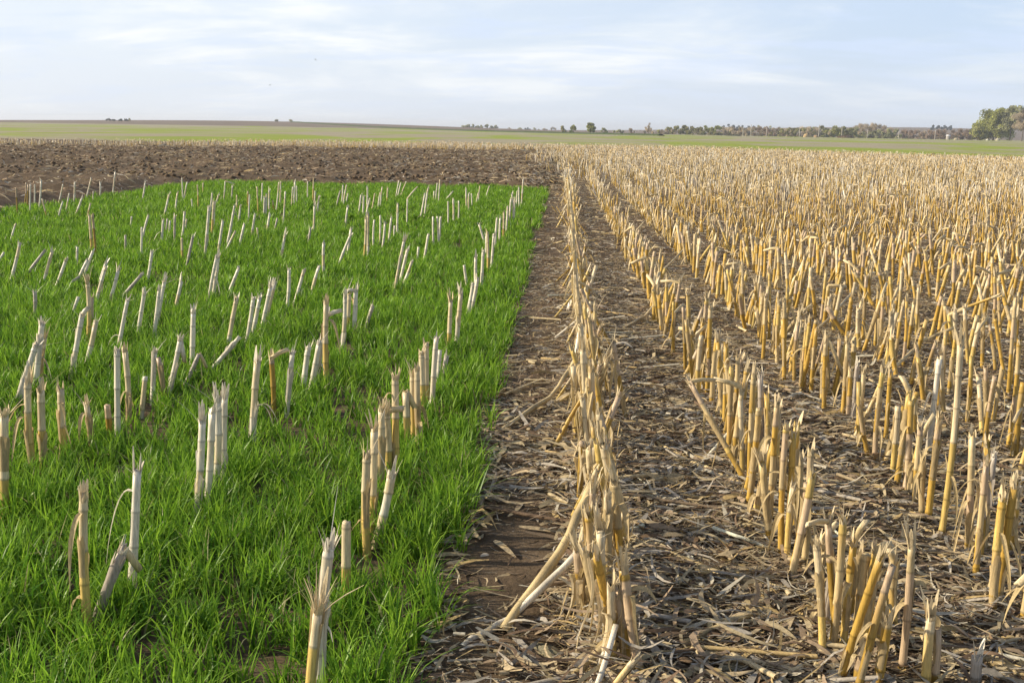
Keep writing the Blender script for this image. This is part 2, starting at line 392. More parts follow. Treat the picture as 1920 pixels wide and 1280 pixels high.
        lv.append(lg)
    if leaves and detail == 2 and r.random() < 0.88:   # a sheath wrapped round part of the stem
        sh = G(); s0 = Lg * r.random() * 0.5; s1 = min(Lg, s0 + 0.10 + 0.12 * r.random())
        a1 = r.random() * 6.28; arc = 2.6 + 2.2 * r.random(); nn = 9; ths = a1 + np.linspace(0, arc, nn)
        ax_ = nrm(top - base); aa = nrm(np.cross(ax_, [0.1, 1, 0.05])); bb = np.cross(ax_, aa)
        rows_ = []
        us = np.linspace(0, 1, 5)
        for u in us:
            rr = rad * (1.07 + 0.35 * u ** 3) ; c0 = pt(s0 + (s1 - s0) * u)
            jag = (r.random((nn, 1)) - 0.5) * (0.06 if u == 1 else 0.0)
            rows_.append(c0 + rr * (np.cos(ths)[:, None] * aa + 0.9 * np.sin(ths)[:, None] * bb) + ax_ * jag)
        Vv = np.concatenate(rows_); i = (np.arange(4)[:, None] * nn + np.arange(nn - 1)[None]).ravel()
        cc = ({"pale": PALE, "grey": GREYT}.get(style, TAN)) * (0.85 + 0.25 * r.random())
        sh.add(Vv, np.stack([i, i + 1, i + nn + 1, i + nn], -1), None, cc)
        out_["leaf_sheath"] = [sh]
    if lv: out_["dry_leaf"] = lv
    return out_
MATS = {"stem": M_STEM, "frayed_top": M_FRAY, "broken_tip": M_STEM, "dry_leaf": M_LEAF, "leaf_sheath": M_LEAF}

# hand-read stalks. (base x, base y, top x, top y, style, top kind, leaves[, fold x, fold y]); the rye hides the foot of those on the left
LEFT = """165 1150 157 930 y f 2|248 1095 258 878 p s 1|192 1135 230 1030 g f 1 260 1065|582 1300 596 1140 y b 1|605 1265 618 1020 p s 0|650 1105 652 970 y c 0
10 940 10 772 y f 2|62 862 50 715 y s 2|82 857 78 728 y s 1|118 838 110 730 y s 2|168 818 162 755 y f 1|207 812 203 755 b c 0|36 740 64 648 p f 1|68 712 79 605 p f 1|78 708 86 628 y s 1
370 945 380 785 p s 1|388 935 397 768 p f 0|405 895 408 748 p s 0|420 885 422 740 p s 2|475 812 482 675 p s 1|513 756 510 670 b s 0 540 655|540 757 550 658 p f 1|571 716 578 652 p f 0|586 712 600 640 p f 1|597 690 612 592 p s 1 640 582
690 1012 690 848 y f 2|698 965 702 800 y s 1|712 900 714 765 y s 1|710 990 734 888 p s 0|727 885 725 770 y s 1 756 766|742 885 740 706 y f 1|763 815 761 732 y c 1 778 765|775 805 773 700 y f 0|784 808 782 690 y f 1|795 750 790 660 y f 0|800 742 798 648 y f 0|812 736 818 634 p f 0|822 705 825 655 p c 0|835 692 838 665 g f 1
221 815 221 655 p f 0|239 766 232 655 y f 2|268 757 273 703 p c 0|287 732 290 657 p f 2|305 732 297 668 b c 0|320 720 337 635 p s 1 346 678|360 674 362 583 p f 0|357 700 374 662 g c 0 388 690|407 680 449 631 p c 0
430 642 443 560 p f 0|463 634 476 558 p f 0|475 620 487 557 p f 0|492 610 507 538 p s 1|497 602 515 530 p f 0|538 567 542 505 p f 0|556 557 570 507 p f 0|587 542 598 500 p f 0|432 542 448 502 p f 0|393 556 406 482 p f 0|400 550 411 478 p s 1|642 642 648 555 p s 0|650 612 655 550 y s 1|663 612 666 545 p s 0 650 546|690 602 699 574 g f 0|612 700 612 565 y f 1
842 642 845 562 y s 0|857 634 864 548 p s 1|878 585 887 532 p f 0|883 582 896 520 p f 0|875 532 870 496 p c 0|893 545 892 482 p s 0|903 532 906 470 p f 0|915 500 914 436 y f 1|922 494 926 440 p f 0|906 448 898 420 p s 0|912 470 912 440 p f 0|929 456 932 410 p f 0|937 446 938 408 p f 0|944 440 945 398 y f 0|950 428 952 390 p f 1|956 410 958 374 p f 0|962 410 960 364 p s 0|964 407 965 372 p f 0|969 382 970 358 p f 1|973 386 973 352 p f 0|978 381 981 336 p f 0
137 688 152 592 p f 1 166 577|165 672 182 602 p f 0|165 634 165 528 y s 1|173 612 172 555 b f 1|223 652 239 560 p f 2|260 622 273 547 p f 0|290 622 298 542 p f 0|296 600 308 528 p s 0|330 572 340 526 p s 0|65 592 65 545 g f 0|133 592 147 555 p c 0|182 562 198 502 p f 1|205 562 222 505 p s 0|236 550 268 512 g f 0|277 522 285 470 p f 0
20 524 37 457 p f 0|54 510 84 470 g f 1|84 524 98 470 p s 0|108 530 124 486 p f 0|134 530 150 518 g c 0|150 518 164 487 p f 0|160 514 174 472 p s 0|190 522 199 492 p s 0|144 490 145 462 p c 0|0 486 8 472 p c 0|172 470 167 402 y f 0|179 472 173 402 b f 0|165 402 170 380 y c 0|22 447 30 418 p c 0|235 470 235 440 g c 0
32 397 30 352 b c 0|46 382 49 341 b c 0|52 388 53 345 b c 0|56 392 57 345 p c 0|65 385 65 345 p c 0|73 390 77 338 p f 0|88 404 79 372 y c 0|110 380 118 345 p c 0|139 376 140 342 p f 0|163 368 171 335 p f 0|187 368 188 342 p f 0|212 360 216 322 p f 0|111 405 118 377 p c 0|124 397 130 362 p c 0|143 400 154 371 p s 0|267 372 272 342 p s 0|245 420 247 405 p c 0|265 476 266 425 p c 0|268 447 278 405 p f 0|175 372 175 358 p c 0
303 454 306 412 p s 1|308 404 317 364 p s 0|330 394 333 361 p f 0|343 374 341 333 p c 0|345 374 351 341 p c 0|371 386 370 346 y c 0|360 389 359 373 p c 0|381 362 381 342 y c 0|419 376 422 340 p c 0 440 345|434 372 436 348 g f 1|312 432 314 409 g c 0|318 434 319 413 p c 0|328 452 328 405 g f 0|341 444 346 398 p f 1|349 427 350 410 p c 0|342 482 341 445 y c 0|352 490 362 442 g f 1
384 478 391 388 p f 0|394 402 398 362 p f 0|397 441 401 376 y f 0|390 430 391 400 p f 0|402 426 403 380 p f 0|406 382 410 365 p s 0|409 472 418 413 p f 0|425 462 438 396 p f 0|432 442 440 385 p f 1|426 466 442 432 p c 0|448 412 451 385 p f 0|449 459 458 420 p f 0|445 392 444 365 y c 0|466 410 468 364 p c 0|465 386 465 358 b c 0|484 396 482 349 y c 0|490 380 492 343 p c 0|472 442 478 401 p f 0|484 443 482 426 p c 0|494 402 496 370 p f 0|498 402 500 365 p f 0|505 394 505 356 p s 0|502 434 506 400 p f 1|513 394 511 375 b c 0|518 392 523 341 p c 0|524 382 526 340 p c 0|515 432 520 408 g c 0|531 414 535 358 p c 0|528 480 535 438 p s 0|547 384 549 350 p c 0|552 384 553 340 p f 0|556 380 556 348 p c 0|577 372 577 340 p c 0|587 372 588 340 y s 0|589 397 591 360 p f 0|595 397 598 370 p f 0|588 435 590 385 p s 0|579 452 582 430 g f 0
608 508 607 454 p s 0|632 382 638 358 g f 0|641 379 643 347 p f 0|645 381 650 347 p f 0|650 378 653 362 p c 0|648 419 652 387 p f 0|673 397 677 366 p f 1|681 399 682 368 p f 0|688 392 689 352 p f 0|687 402 694 371 p c 0|698 390 703 362 p c 0|710 386 713 360 p c 0|714 385 717 350 p c 0|726 376 727 352 y f 0|742 371 748 338 p c 0|746 367 752 342 p c 0|753 363 762 340 p c 0|790 402 797 363 p f 0|797 400 803 352 p f 0|813 374 814 358 p c 0|817 375 820 343 p c 0|822 378 825 336 p c 0|838 372 850 358 p c 0|875 387 874 355 p f 0|879 390 879 363 p f 0|885 385 884 362 p c 0|893 381 897 361 p c 0|897 376 900 348 p c 0|912 367 918 348 p c 0
638 492 657 442 p f 1|652 472 658 430 p f 0|683 476 686 408 y f 0|690 474 690 402 p f 0|701 460 702 411 p c 0|712 452 713 403 p c 0|718 457 722 418 p s 0|730 447 734 407 p f 0|739 442 740 422 p c 0|745 433 746 382 p f 0|763 414 764 372 p c 0 783 350|742 537 758 450 p s 2|752 520 764 468 p f 1|760 523 773 488 p s 0|783 484 785 462 p c 0|796 480 803 440 p f 0|813 452 812 405 p c 0|822 452 820 405 p c 0|824 447 826 408 p f 0|840 417 840 377 p c 0|850 414 850 375 p f 0|859 409 860 376 p c 0"""
RIGHT = """1443 985 1457 755 a f 1|1448 932 1460 768 a f 1|1465 1046 1476 800 a f 1|1484 1073 1512 900 a c 0|1508 1068 1522 847 a f 2|1490 1002 1495 795 a f 1|1475 1042 1488 812 a f 1|1500 985 1502 860 a f 1
1560 1220 1577 965 a f 1|1581 1218 1603 1015 a f 1 1625 975|1600 1215 1626 1035 a c 1|1620 1224 1645 1030 a s 1 1672 1020|1545 1182 1560 1080 g f 0|1532 1120 1545 1012 a f 1 1570 980|1677 1182 1678 1052 a f 1 1665 1030|1690 1262 1706 1012 a s 1|1650 1222 1665 1098 a c 0 1640 1102|1643 1292 1662 1152 a f 0|1735 1292 1745 1150 y s 0|1750 1288 1757 1172 b c 1|1827 1292 1832 1225 g s 2|1590 1170 1612 1040 b f 1|1555 1170 1572 1062 a c 0|1610 1290 1618 1215 b f 1
1405 917 1414 700 a s 1|1378 870 1403 692 a f 1|1370 847 1384 668 a f 2|1358 802 1362 645 a f 2|1356 790 1347 640 a s 2|1334 762 1345 632 a f 0|1326 742 1332 575 a f 2|1318 735 1326 560 a s 2|1314 738 1318 600 a f 1|1292 672 1290 550 a s 1|1282 708 1310 655 b c 0|1420 855 1425 702 g f 2|1436 862 1440 742 a f 2|1396 890 1402 790 a f 1|1366 852 1372 690 a f 1|1410 845 1418 720 a f 1|1350 775 1352 660 a f 1
1603 822 1620 695 a f 1|1579 787 1590 640 a f 1|1590 791 1597 690 a f 1|1599 795 1608 680 g f 1|1640 867 1656 692 a f 1|1660 832 1668 700 a f 2|1655 873 1693 758 a c 0|1681 912 1704 735 a f 1 1690 705|1702 928 1724 825 a s 1 1752 776|1716 948 1728 800 a f 1|1739 982 1757 772 a f 2|1764 1008 1800 640 y s 0|1737 865 1760 670 p c 0|1712 822 1716 735 a c 1|1828 1088 1848 862 a f 3|1870 1132 1896 900 a f 2|1815 1045 1822 815 a f 3|1843 1042 1850 830 a f 2|1897 1042 1905 925 a f 1|1918 1168 1930 1050 a c 1|1903 868 1920 715 a c 1|1888 850 1912 640 a f 1|1855 965 1865 850 g f 3|1836 1060 1842 905 b f 2|1765 740 1775 625 a f 1|1778 745 1790 630 a f 1|1860 800 1880 690 a c 1|1890 745 1902 560 a f 1
1500 730 1512 610 a f 1|1508 735 1520 600 a f 2|1520 742 1530 615 a f 1|1552 745 1548 630 a f 1 1580 700|1430 680 1436 555 a f 1|1450 670 1458 580 a f 1|1468 668 1478 545 a f 1|1470 720 1470 560 a f 2|1490 685 1498 580 a c 2|1442 640 1443 510 a s 1|1425 620 1428 530 a f 1|1700 660 1712 565 a f 1|1640 655 1645 540 a f 1|1617 645 1625 520 a f 1|1677 680 1695 570 a f 1|1692 690 1700 560 a f 1|1560 745 1590 630 a f 0|1570 730 1576 640 a f 0|1597 700 1602 640 a f 0|1650 670 1656 560 a f 1"""
MAIN = """1150 1262 1145 1090 y f 2|1175 1262 1160 1110 a f 1|1200 1270 1168 1060 a s 2|1118 1180 1108 1040 a f 1|1128 1160 1125 985 y s 2|1140 1100 1140 930 y f 2|1165 1085 1152 900 a f 3|1110 1140 1103 965 a f 1|1180 1030 1130 830 y s 2 1178 985|1150 1010 1118 820 a f 3|1118 1000 1103 830 y f 2|1128 940 1112 790 a f 2|1108 905 1092 745 y f 2|1120 880 1108 690 a f 3|1102 840 1092 650 y s 2|1140 850 1115 700 a f 2|1175 790 1150 640 b f 1|1105 790 1088 610 y f 3|1118 750 1105 600 a f 2|1145 745 1110 600 b f 1|1095 720 1084 560 y f 2|1110 700 1095 570 a f 2|1092 665 1078 510 y f 3|1105 645 1085 540 a f 2|1152 655 1088 540 b c 1|1088 610 1078 470 y f 2|1100 590 1082 480 a f 2|1085 560 1073 430 y f 2|1096 540 1080 440 a f 2|1082 515 1072 400 y f 2|1090 500 1078 405 a f 2|1045 425 1060 395 y c 0|1078 478 1070 380 y f 2|1086 465 1076 375 a f 2|1078 440 1068 358 y f 2|1084 425 1074 350 a f 2|1075 405 1066 340 a f 2|1082 395 1073 342 a f 2"""
STY = {"p": "pale", "y": "yellow", "a": "amber", "b": "brown", "g": "grey"}; TOP = {"f": "frayed", "s": "split", "c": "clean", "b": "brush"}
def parse(txt, zone):
    res = []
    for it in txt.replace("\n", "|").split("|"):
        a = it.split()
        if len(a) < 7: continue
        bx, by, tx, ty = map(float, a[:4]); zb = 0.11 if zone == "left" else 0.01
        B = gp(bx, by, zb); hd = B[:2] / np.linalg.norm(B[:2])
        def onplane(px, py):
            d = ray(px, py); k = (B[:2] @ hd) / (d[:2] @ hd); return CAM + d * k
        T = onplane(tx, ty)
        if T[2] < zb + 0.05: T[2] = zb + 0.05
        if zone == "left":
            d = T - B; s = min(zb / max(d[2], 0.06), 1.2); B0 = B - d * s; B0[2] = max(B0[2], 0.005)
        else: B0 = B.copy(); B0[2] = 0.005
        fold = onplane(float(a[7]), float(a[8])) if len(a) > 8 else None
        if fold is not None: fold[2] = max(fold[2], 0.03)
        res.append(dict(B=B0, T=T, style=STY[a[4]], top=TOP[a[5]], leaves=int(a[6]), fold=fold, zone=zone, hand=True, px=by - ty))
    return res
items = parse(LEFT, "left") + parse(RIGHT, "right") + parse(MAIN, "main")
for it in items:
    L_ = np.linalg.norm(it["T"] - it["B"])
# rows in the stubble: X of each row, fitted to the photograph
RS = 0.76; X0 = 0.19
def lateral(px, Y): return abs(px)
# remaining corn plants of the stubble field, row by row
pr = np.random.default_rng(11)
auto = []
CROSS = 38.0
for k in range(0, 62):
    X = X0 + k * RS
    y = 2.3 + pr.random() * 0.1
    while y < 104:
        y += 0.145 * (0.55 + 0.9 * pr.random()) * (1.0 if k > 0 else 0.8)
        if X > 0.52 * y + 1.5: continue
        if y > CROSS + 1.5 * math.sin(k * 1.7): break
        # places the hand-read stalks already fill
        if k == 0 and (y < 3.4 or pr.random() < (0.5 if y < 21 else 0)): continue
        if k == 1 and y < 8.9 and (y < 2.9 or pr.random() < 0.42): continue
        if k == 2 and y < 7.6 and pr.random() < 0.5: continue
        if k == 3 and y < 5.0: continue
        if pr.random() < 0.06: continue
        auto.append((X + pr.normal() * 0.03, y))
yy = CROSS + 0.6
while yy < 103:                              # headland rows running across the view
    x = 0.3 - 2.4 * float(vnoise(0.0, yy, 2.2, 14)) * min(1, (yy - 37) / 12)
    while x < min(0.52 * yy + 1.5, 50):
        x += 0.155 * (0.5 + pr.random())
        if pr.random() < 0.08 or yy > 104 - 30 * max(0, (x - 12) / 24): continue
        if yy < 60 and x < 1.2 + 0.05 * (60 - yy) and pr.random() < 0.5: continue
        auto.append((x, yy + pr.normal() * 0.06))
    yy += 0.76
for k in range(1, 70):                       # headland strip of stubble beyond the tilled soil
    y = 69 + 0.0
    X = X0 - k * RS
    if X < -48: break
    y0 = edge_far(X) + 0.3; y1 = min(103, y0 + (17 if X > -24 else 17 - 12 * min(1, (-24 - X) / 10)))
    y = y0
    while y < y1:
        y += 0.165 * (0.6 + 0.9 * pr.random())
        if pr.random() < 0.1: continue
        auto.append((X + pr.normal() * 0.03, y))
auto = np.array(auto)
print("auto stalks", len(auto))
# the nearest of them join the hand-read ones as objects
NMAX = 300
def proj_h(B, T):
    return F * np.linalg.norm(T - B) / max(1.0, np.linalg.norm(B))
for x, y in auto:
    if y > 16 or x > 0.46 * y: continue
    h = 0.30 + 0.24 * pr.random(); lx, ly = pr.normal() * 0.055, pr.normal() * 0.055
    if pr.random() < 0.10: lx, ly = pr.normal() * 0.2, pr.normal() * 0.2
    mn = x < 0.5
    B = np.array([x + (pr.normal() * 0.03 if mn else 0), y, 0.005]); T = B + np.array([lx * (1.1 if mn else 1) + (0.02 if not mn else -0.9 * (B[0] - X0)), ly, h * (0.85 if mn else 1)])
    fold = None
    if pr.random() < 0.14: a_ = pr.random() * 6.28; fold = T + np.array([math.cos(a_) * 0.16, math.sin(a_) * 0.16, -0.10 + 0.2 * pr.random()])
    items.append(dict(B=B, T=T, style=("amber", "amber", "amber", "yellow", "brown")[int(pr.random() * 5)], top=("frayed", "split", "clean")[int(pr.random() ** 1.2 * 3)], leaves=int(pr.random() * 2.6), fold=fold, zone="main" if mn else "right", hand=False))
rest = auto[~((auto[:, 1] <= 16) & (auto[:, 0] <= 0.46 * auto[:, 1]))]
for it in items: it["size"] = proj_h(it["B"], it["T"])
items.sort(key=lambda d: -d["size"])
things, small = items[:NMAX], items[NMAX:]

# labels -------------------------------------------------------------
ONES = "first second third fourth fifth sixth seventh eighth ninth tenth eleventh twelfth thirteenth fourteenth fifteenth sixteenth seventeenth eighteenth nineteenth".split()
TENS = {20: "twent", 30: "thirt", 40: "fort", 50: "fift", 60: "sixt", 70: "sevent", 80: "eight", 90: "ninet"}
def ordinal(n):
    if n < 20: return ONES[n - 1]
    t, u = n // 10 * 10, n % 10
    return TENS[t] + "ieth" if u == 0 else TENS[t] + "y-" + ONES[u - 1]
rows = {}
for it in things:
    X = float(it["B"][0])
    if it["zone"] == "main": key = ("main", 0)
    elif it["zone"] == "left": key = ("left", max(1, int(round((-X + 0.17 - 0.0) / 0.76))))
    else: key = ("right", max(1, int(round((X - X0) / 0.76))))
    rows.setdefault(key, []).append(it)
def rowname(key):
    if key[0] == "main": return "the heaped row beside the bare soil"
    if key[0] == "left": return "the rye row nearest the soil" if key[1] == 1 else "%s rye row from the soil" % ordinal(key[1])
    return "%s stubble row right of the heap" % ordinal(key[1])
CW = {"pale": "bleached", "yellow": "straw-yellow", "amber": "amber", "brown": "brown", "grey": "greyish"}
def feature(it):
    if it["fold"] is not None: return "bent-over"
    d = it["T"] - it["B"]; lean = math.hypot(d[0], d[1]) / max(d[2], 0.05)
    if lean > 0.45: return "slanting"
    if it["top"] == "brush": return "brush-topped"
    if it["top"] == "split": return "split"
    if it["size"] and np.linalg.norm(d) < 0.3: return "short"
    if it["top"] == "frayed": return "frayed"
    return "clean-cut"
for key, lst in rows.items():
    lst.sort(key=lambda d: d["B"][1])
    for n_, it in enumerate(lst):
        rn = rowname(key)
        it["label"] = "%s %s stalk, %s from the front in %s" % (feature(it), CW[it["style"]], ordinal(n_ + 1), rn if rn.startswith("the") else "the " + rn)
        it["group"] = {"left": "bleached corn stalks standing in the rye", "main": "corn stalks of the heaped row", "right": "corn stalks of the stubble rows"}[key[0]]
for k_, it in enumerate(things):
    r = np.random.default_rng(1000 + k_)
    det = 2 if it["size"] > 75 else 1
    rad = (0.0135 + 0.0035 * r.random()) if it["zone"] != "right" else (0.0125 + 0.003 * r.random())
    if it["style"] == "brown": rad *= 0.9
    if it["zone"] == "left" and it["top"] == "clean" and it["size"] < 60: rad *= 0.9
    if it["zone"] == "left": rad *= 1.12
    T = it["T"] + np.array([0, r.normal() * 0.015, 0])
    lv = it["leaves"] + (1 if it["zone"] != "left" else int(r.random() < 0.35))
    if it["zone"] == "main" and it["B"][0] > 0: lv = min(lv, 2)
    parts = stalk(it["B"], T, rad, it["style"], r, det, it["top"], lv, it["fold"])
    if it["zone"] == "main":
        for q in range(3 if det == 2 else 2):
            lg = G(); nn = 9; u = np.linspace(0, 1, nn); d_ = T - it["B"]; s0 = 0.55 + 0.45 * r.random(); p0 = it["B"] + d_ * s0
            ll = min(0.42, p0[2]) * (0.55 + 0.5 * r.random()); a_ = r.random() * 6.28; hd = np.array([math.cos(a_) * 0.8, math.sin(a_), 0]); up_ = 0.05 * r.random()
            P_ = p0 + hd * (0.018 + 0.05 * r.random() * u + 0.02 * np.sin(u * 6 + q))[:, None] + np.array([0, 0, 1.0]) * (up_ * np.sin(np.clip(u * 4, 0, 3.14)) - ll * u ** 1.2)[:, None]
            sdv = nrm(np.array([-hd[1], hd[0], 0.0]) + 0.5 * r.normal(size=3) * [1, 1, 0.2]); wd = (0.014 + 0.02 * r.random()) * np.interp(u, [0, .15, .6, 1], [.7, 1, .8, .15])
            mid = P_ + hd * 0.004
            for sgn in (-1, 1):
                e_ = P_ + sdv * sgn * wd[:, None] * 0.5
                strips(lg, (mid + e_)[None] / 2, nrm(e_ - mid)[None], np.linalg.norm(e_ - mid, axis=1)[None], ((STRAW if r.random() < .5 else CREAM) * (0.85 + 0.3 * r.random()))[None])
            parts.setdefault("dry_leaf", []).append(lg)
    e = empty("corn_stalk", it["B"]); tag(e, it["label"], "corn stalk", it["group"])
    for pn, gl in parts.items():
        for gg in gl:
            V, Q, T_, C = gg.arrays(); build(pn, (V - it["B"].astype(np.float32), Q, T_, C), MATS[pn], e)
print("stalk things", len(things), "left in view:", sum(i["zone"] == "left" for i in things), "size min", things[-1]["size"])

# the rest of the stalks: one mass, from a set of modelled variants
def variants(detail, n, seed, styles):
    res = []
    for k in range(n):
        r = np.random.default_rng(seed + k); h = 0.36 + 0.2 * r.random()
        T = np.array([r.normal() * 0.04, r.normal() * 0.04, h]); fold = None
        if r.random() < 0.2: a_ = r.random() * 6.28; fold = T + np.array([math.cos(a_) * 0.15, math.sin(a_) * 0.15, -0.12 + 0.2 * r.random()])
        p = stalk((0, 0, 0), T, 0.0125, styles[k % len(styles)], r, detail, ("frayed", "clean", "split", "frayed")[k % 4], (2 + k % 3) if detail else 1 + k % 2, fold)
        g_ = G()
        for gl in p.values():
            for gg in gl: g_.merge(gg)
        res.append(g_.arrays())
    return res
mass = G()
def scatter(var, pos, r, hs=(0.85, 1.2), lean=0.10, tint=(0.75, 1.2), widen=1.0, g=mass):
    which = r.integers(0, len(var), len(pos))
    for k, (V, Q, T, C) in enumerate(var):
        p = pos[which == k]; m = len(p)
        if not m: continue
        a = r.random(m) * 6.28; c, s = np.cos(a), np.sin(a); hh = hs[0] + (hs[1] - hs[0]) * r.random(m)
        wd = widen if np.isscalar(widen) else widen(p)[:, None]
        x = (V[None, :, 0] * c[:, None] - V[None, :, 1] * s[:, None]) * wd; y = (V[None, :, 0] * s[:, None] + V[None, :, 1] * c[:, None]) * wd
        z = V[None, :, 2] * hh[:, None]
        lx, ly = r.normal(size=(m, 1)) * lean, r.normal(size=(m, 1)) * lean
        big = r.random((m, 1)) < 0.13; lx = np.where(big, lx * 6, lx); ly = np.where(big, ly * 6, ly)
        f = 1 / np.sqrt(1 + lx ** 2 + ly ** 2)
        W = np.stack([x + lx * z * f + p[:, 0:1], y + ly * z * f + p[:, 1:2], z * f], -1)
        tn = tint[0] + (tint[1] - tint[0]) * r.random((m, 1, 1)); CC = np.clip(C[None] * tn, 0, 0.85)
        off = (np.arange(m) * len(V))[:, None, None]
        g.add(W.reshape(-1, 3), (Q[None] + off).reshape(-1, 4) if len(Q) else None, (T[None] + off).reshape(-1, 3) if len(T) else None, CC.reshape(-1, 3))
sr = np.random.default_rng(5)
V1 = variants(1, 26, 300, ["amber", "yellow", "amber", "yellow", "brown", "amber", "amber"]); V0 = variants(0, 22, 500, ["yellow", "amber", "yellow", "amber", "grey", "pale"])
near = rest[rest[:, 1] < 26]; far = rest[rest[:, 1] >= 26]
scatter(V1, near, sr)
scatter(V0, far, sr, widen=lambda p: 1.0 + 0.012 * np.clip(p[:, 1] - 30, 0, 70))
# broken pieces slumped against both sides of the heaped row
for q in range(70):
    r = np.random.default_rng(9000 + q); y = 2.9 + 34 * r.random() ** 1.5; sd_ = -1 if r.random() < 0.55 else 1
    hz_ = 0.16 + 0.24 * r.random(); A = np.array([X0 + r.normal() * 0.03, y, hz_]); Bq = np.array([X0 + sd_ * (0.06 + 0.20 * r.random() ** 1.5), y + r.normal() * 0.25, 0.02])
    for gl in stalk(Bq, A, 0.009 + 0.004 * r.random(), ("yellow", "amber", "pale", "yellow")[q % 4], r, 2 if y < 10 else 1, ("split", "frayed", "clean")[q % 3], 1 + q % 2).values():
        for gg in gl: mass.merge(gg)
for k_, it in enumerate(small):
    r = np.random.default_rng(5000 + k_)
    rad = 0.0125 if it["zone"] == "left" else 0.0135
    for gl in stalk(it["B"], it["T"], rad * 1.35 * (0.85 if it["top"] == "clean" and it["zone"] == "left" else 1), it["style"], r, 1, it["top"], it["leaves"], it["fold"]).values():
        for gg in gl: mass.merge(gg)
tag(build("corn_stubble", mass, M_STEM), "dense tan corn stubble filling the field to its far edge", "corn stubble", kind="stuff")

# ------------------------------------------------------------------ fallen stalks
def fallen(pts, rad, style, label, seed):
    r = np.random.default_rng(seed)
    P = [gp(x, y, z) for x, y, z in pts]; P = np.array(P); o_ = P[0] * [1, 1, 0]
    t = np.linspace(0, 1, 9); tt = np.linspace(0, 1, len(P)); Pp = np.stack([np.interp(t, tt, P[:, i]) for i in range(3)], 1)
    Pp += r.normal(size=Pp.shape) * [0.004, 0.004, 0.002]
    c = {"pale": PALE, "tan": TAN, "straw": STRAW, "brown": PINK * 0.7}[style]
    e = empty("fallen_stalk", o_); tag(e, label, "fallen stalk", "broken stalks lying on the soil")
    g_ = G(); rr = np.full(9, rad); rr[::3] *= 1.18; cc = np.array([c * (0.55 if k % 3 == 0 and k else 0.85 + 0.3 * r.random()) for k in range(9)])
    tube(g_, Pp, rr, 10, cc, True, 0.02, r, 0.85); V, Q, T, C = g_.arrays(); build("stem", (V - o_.astype(np.float32), Q, T, C), M_STEM, e)
    g_ = G(); m = 3; s = Pp[[3, 5, 8]]; ax = nrm(Pp[-1] - Pp[0]); sidev = nrm(np.cross(ax, [0, 0, 1]))
    ll = 0.08 + 0.12 * r.random(m); u = np.linspace(0, 1, 6)[None, :, None]
    dd = nrm(ax * (0.6 + 0.5 * r.random((m, 1))) + sidev * r.normal(size=(m, 1)) * 0.7)
    Q3 = s[:, None] + dd[:, None] * ll[:, None, None] * u + np.array([0, 0, 1]) * (0.02 * np.sin(u * 3.1) - 0.6 * s[:, None, 2:3] * u)
    for j in range(m):
        g_ = G(); strips(g_, Q3[j:j+1], nrm(np.cross(dd, [0, 0, 1.0]))[j:j+1], np.full((1, 1), 0.02) * np.array([1, 1, .9, .8, .5, .1])[None], (c * 0.95)[None])
        V, Q, T, C = g_.arrays(); build("dry_leaf", (V - o_.astype(np.float32), Q, T, C), M_LEAF, e)
fallen([(942, 1185, .03), (1050, 1035, .20), (1113, 908, .38)], .019, "straw", "thick slanting stalk propped on the heaped row above the bare dirt patch", 1)
fallen([(866, 1214, .015), (955, 1160, .05), (1090, 1032, .24)], .014, "pale", "pale slanting stalk just below and nearer than the thick propped one", 2)
fallen([(1040, 1300, .02), (1095, 1245, .06), (1150, 1195, .13)], .016, "straw", "straw stalk leaning up to the heaped row at the bottom edge", 3)
fallen([(903, 830, .015), (1030, 745, .10), (1086, 668, .27)], .015, "straw", "long bent stalk reaching from the heaped row down to the rye edge", 4)
fallen([(1195, 1012, .03), (1330, 1070, .03), (1490, 1110, .03)], .016, "straw", "long pale stalk lying between the heaped row and the front stubble clump", 5)
fallen([(1228, 830, .03), (1300, 868, .03), (1395, 908, .04)], .013, "straw", "stalk lying right of the heap, pointing at the second stubble row's foot", 6)
fallen([(1240, 818, .03), (1300, 808, .04), (1352, 799, .05)], .016, "brown", "short thick grey-brown stalk lying level beside the second stubble row", 7)
fallen([(1280, 1206, .02), (1345, 1178, .04), (1405, 1150, .05)], .015, "straw", "yellowish stalk lying in the litter left of the front stubble clump", 8)
fallen([(1706, 1190, .03), (1820, 1228, .03), (1925, 1266, .03)], .017, "tan", "grey-tan stalk lying in the bottom right corner", 9)
fallen([(930, 912, .02), (990, 905, .02), (1045, 868, .05)], .012, "brown", "curved brown stalk lying on top of the bare dirt patch", 10)
fallen([(885, 975, .02), (915, 925, .03), (935, 888, .05)], .012, "brown", "short dark stalk lying at the rye edge by the dirt patch", 11)
fallen([(1440, 758, .03), (1500, 752, .03), (1562, 745, .04)], .012, "brown", "brown stalk lying level between second and third stubble rows", 12)
fallen([(1588, 950, .03), (1640, 940, .03), (1715, 935, .03)], .015, "brown", "flattened brown stalk lying behind the front stubble clump", 13)
fallen([(1160, 622, .02), (1210, 592, .08), (1260, 530, .28)], .013, "tan", "tan stalk slanting from the litter up to the second row", 14)
fallen([(1215, 660, .02), (1260, 640, .05), (1300, 590, .14)], .012, "tan", "short tan stalk slanting up just in front of the longer slanting one", 15)
fallen([(1018, 466, .02), (1040, 456, .06), (1056, 452, .10)], .013, "straw", "pale stub sticking out of the heaped row toward the rye", 16)
fallen([(1665, 700, .05), (1730, 640, .2), (1790, 612, .32)], .013, "tan", "long stalk leaning across the third stubble row, broken from its root", 17)
fallen([(1510, 640, .05), (1560, 590, .16), (1606, 540, .28)], .013, "tan", "slanting stalk thrown across the stubble in the middle distance", 18)
fallen([(1245, 505, .05), (1280, 470, .15), (1292, 418, .4)], .013, "straw", "yellow stalk slanting right across the gap of the second row", 19)

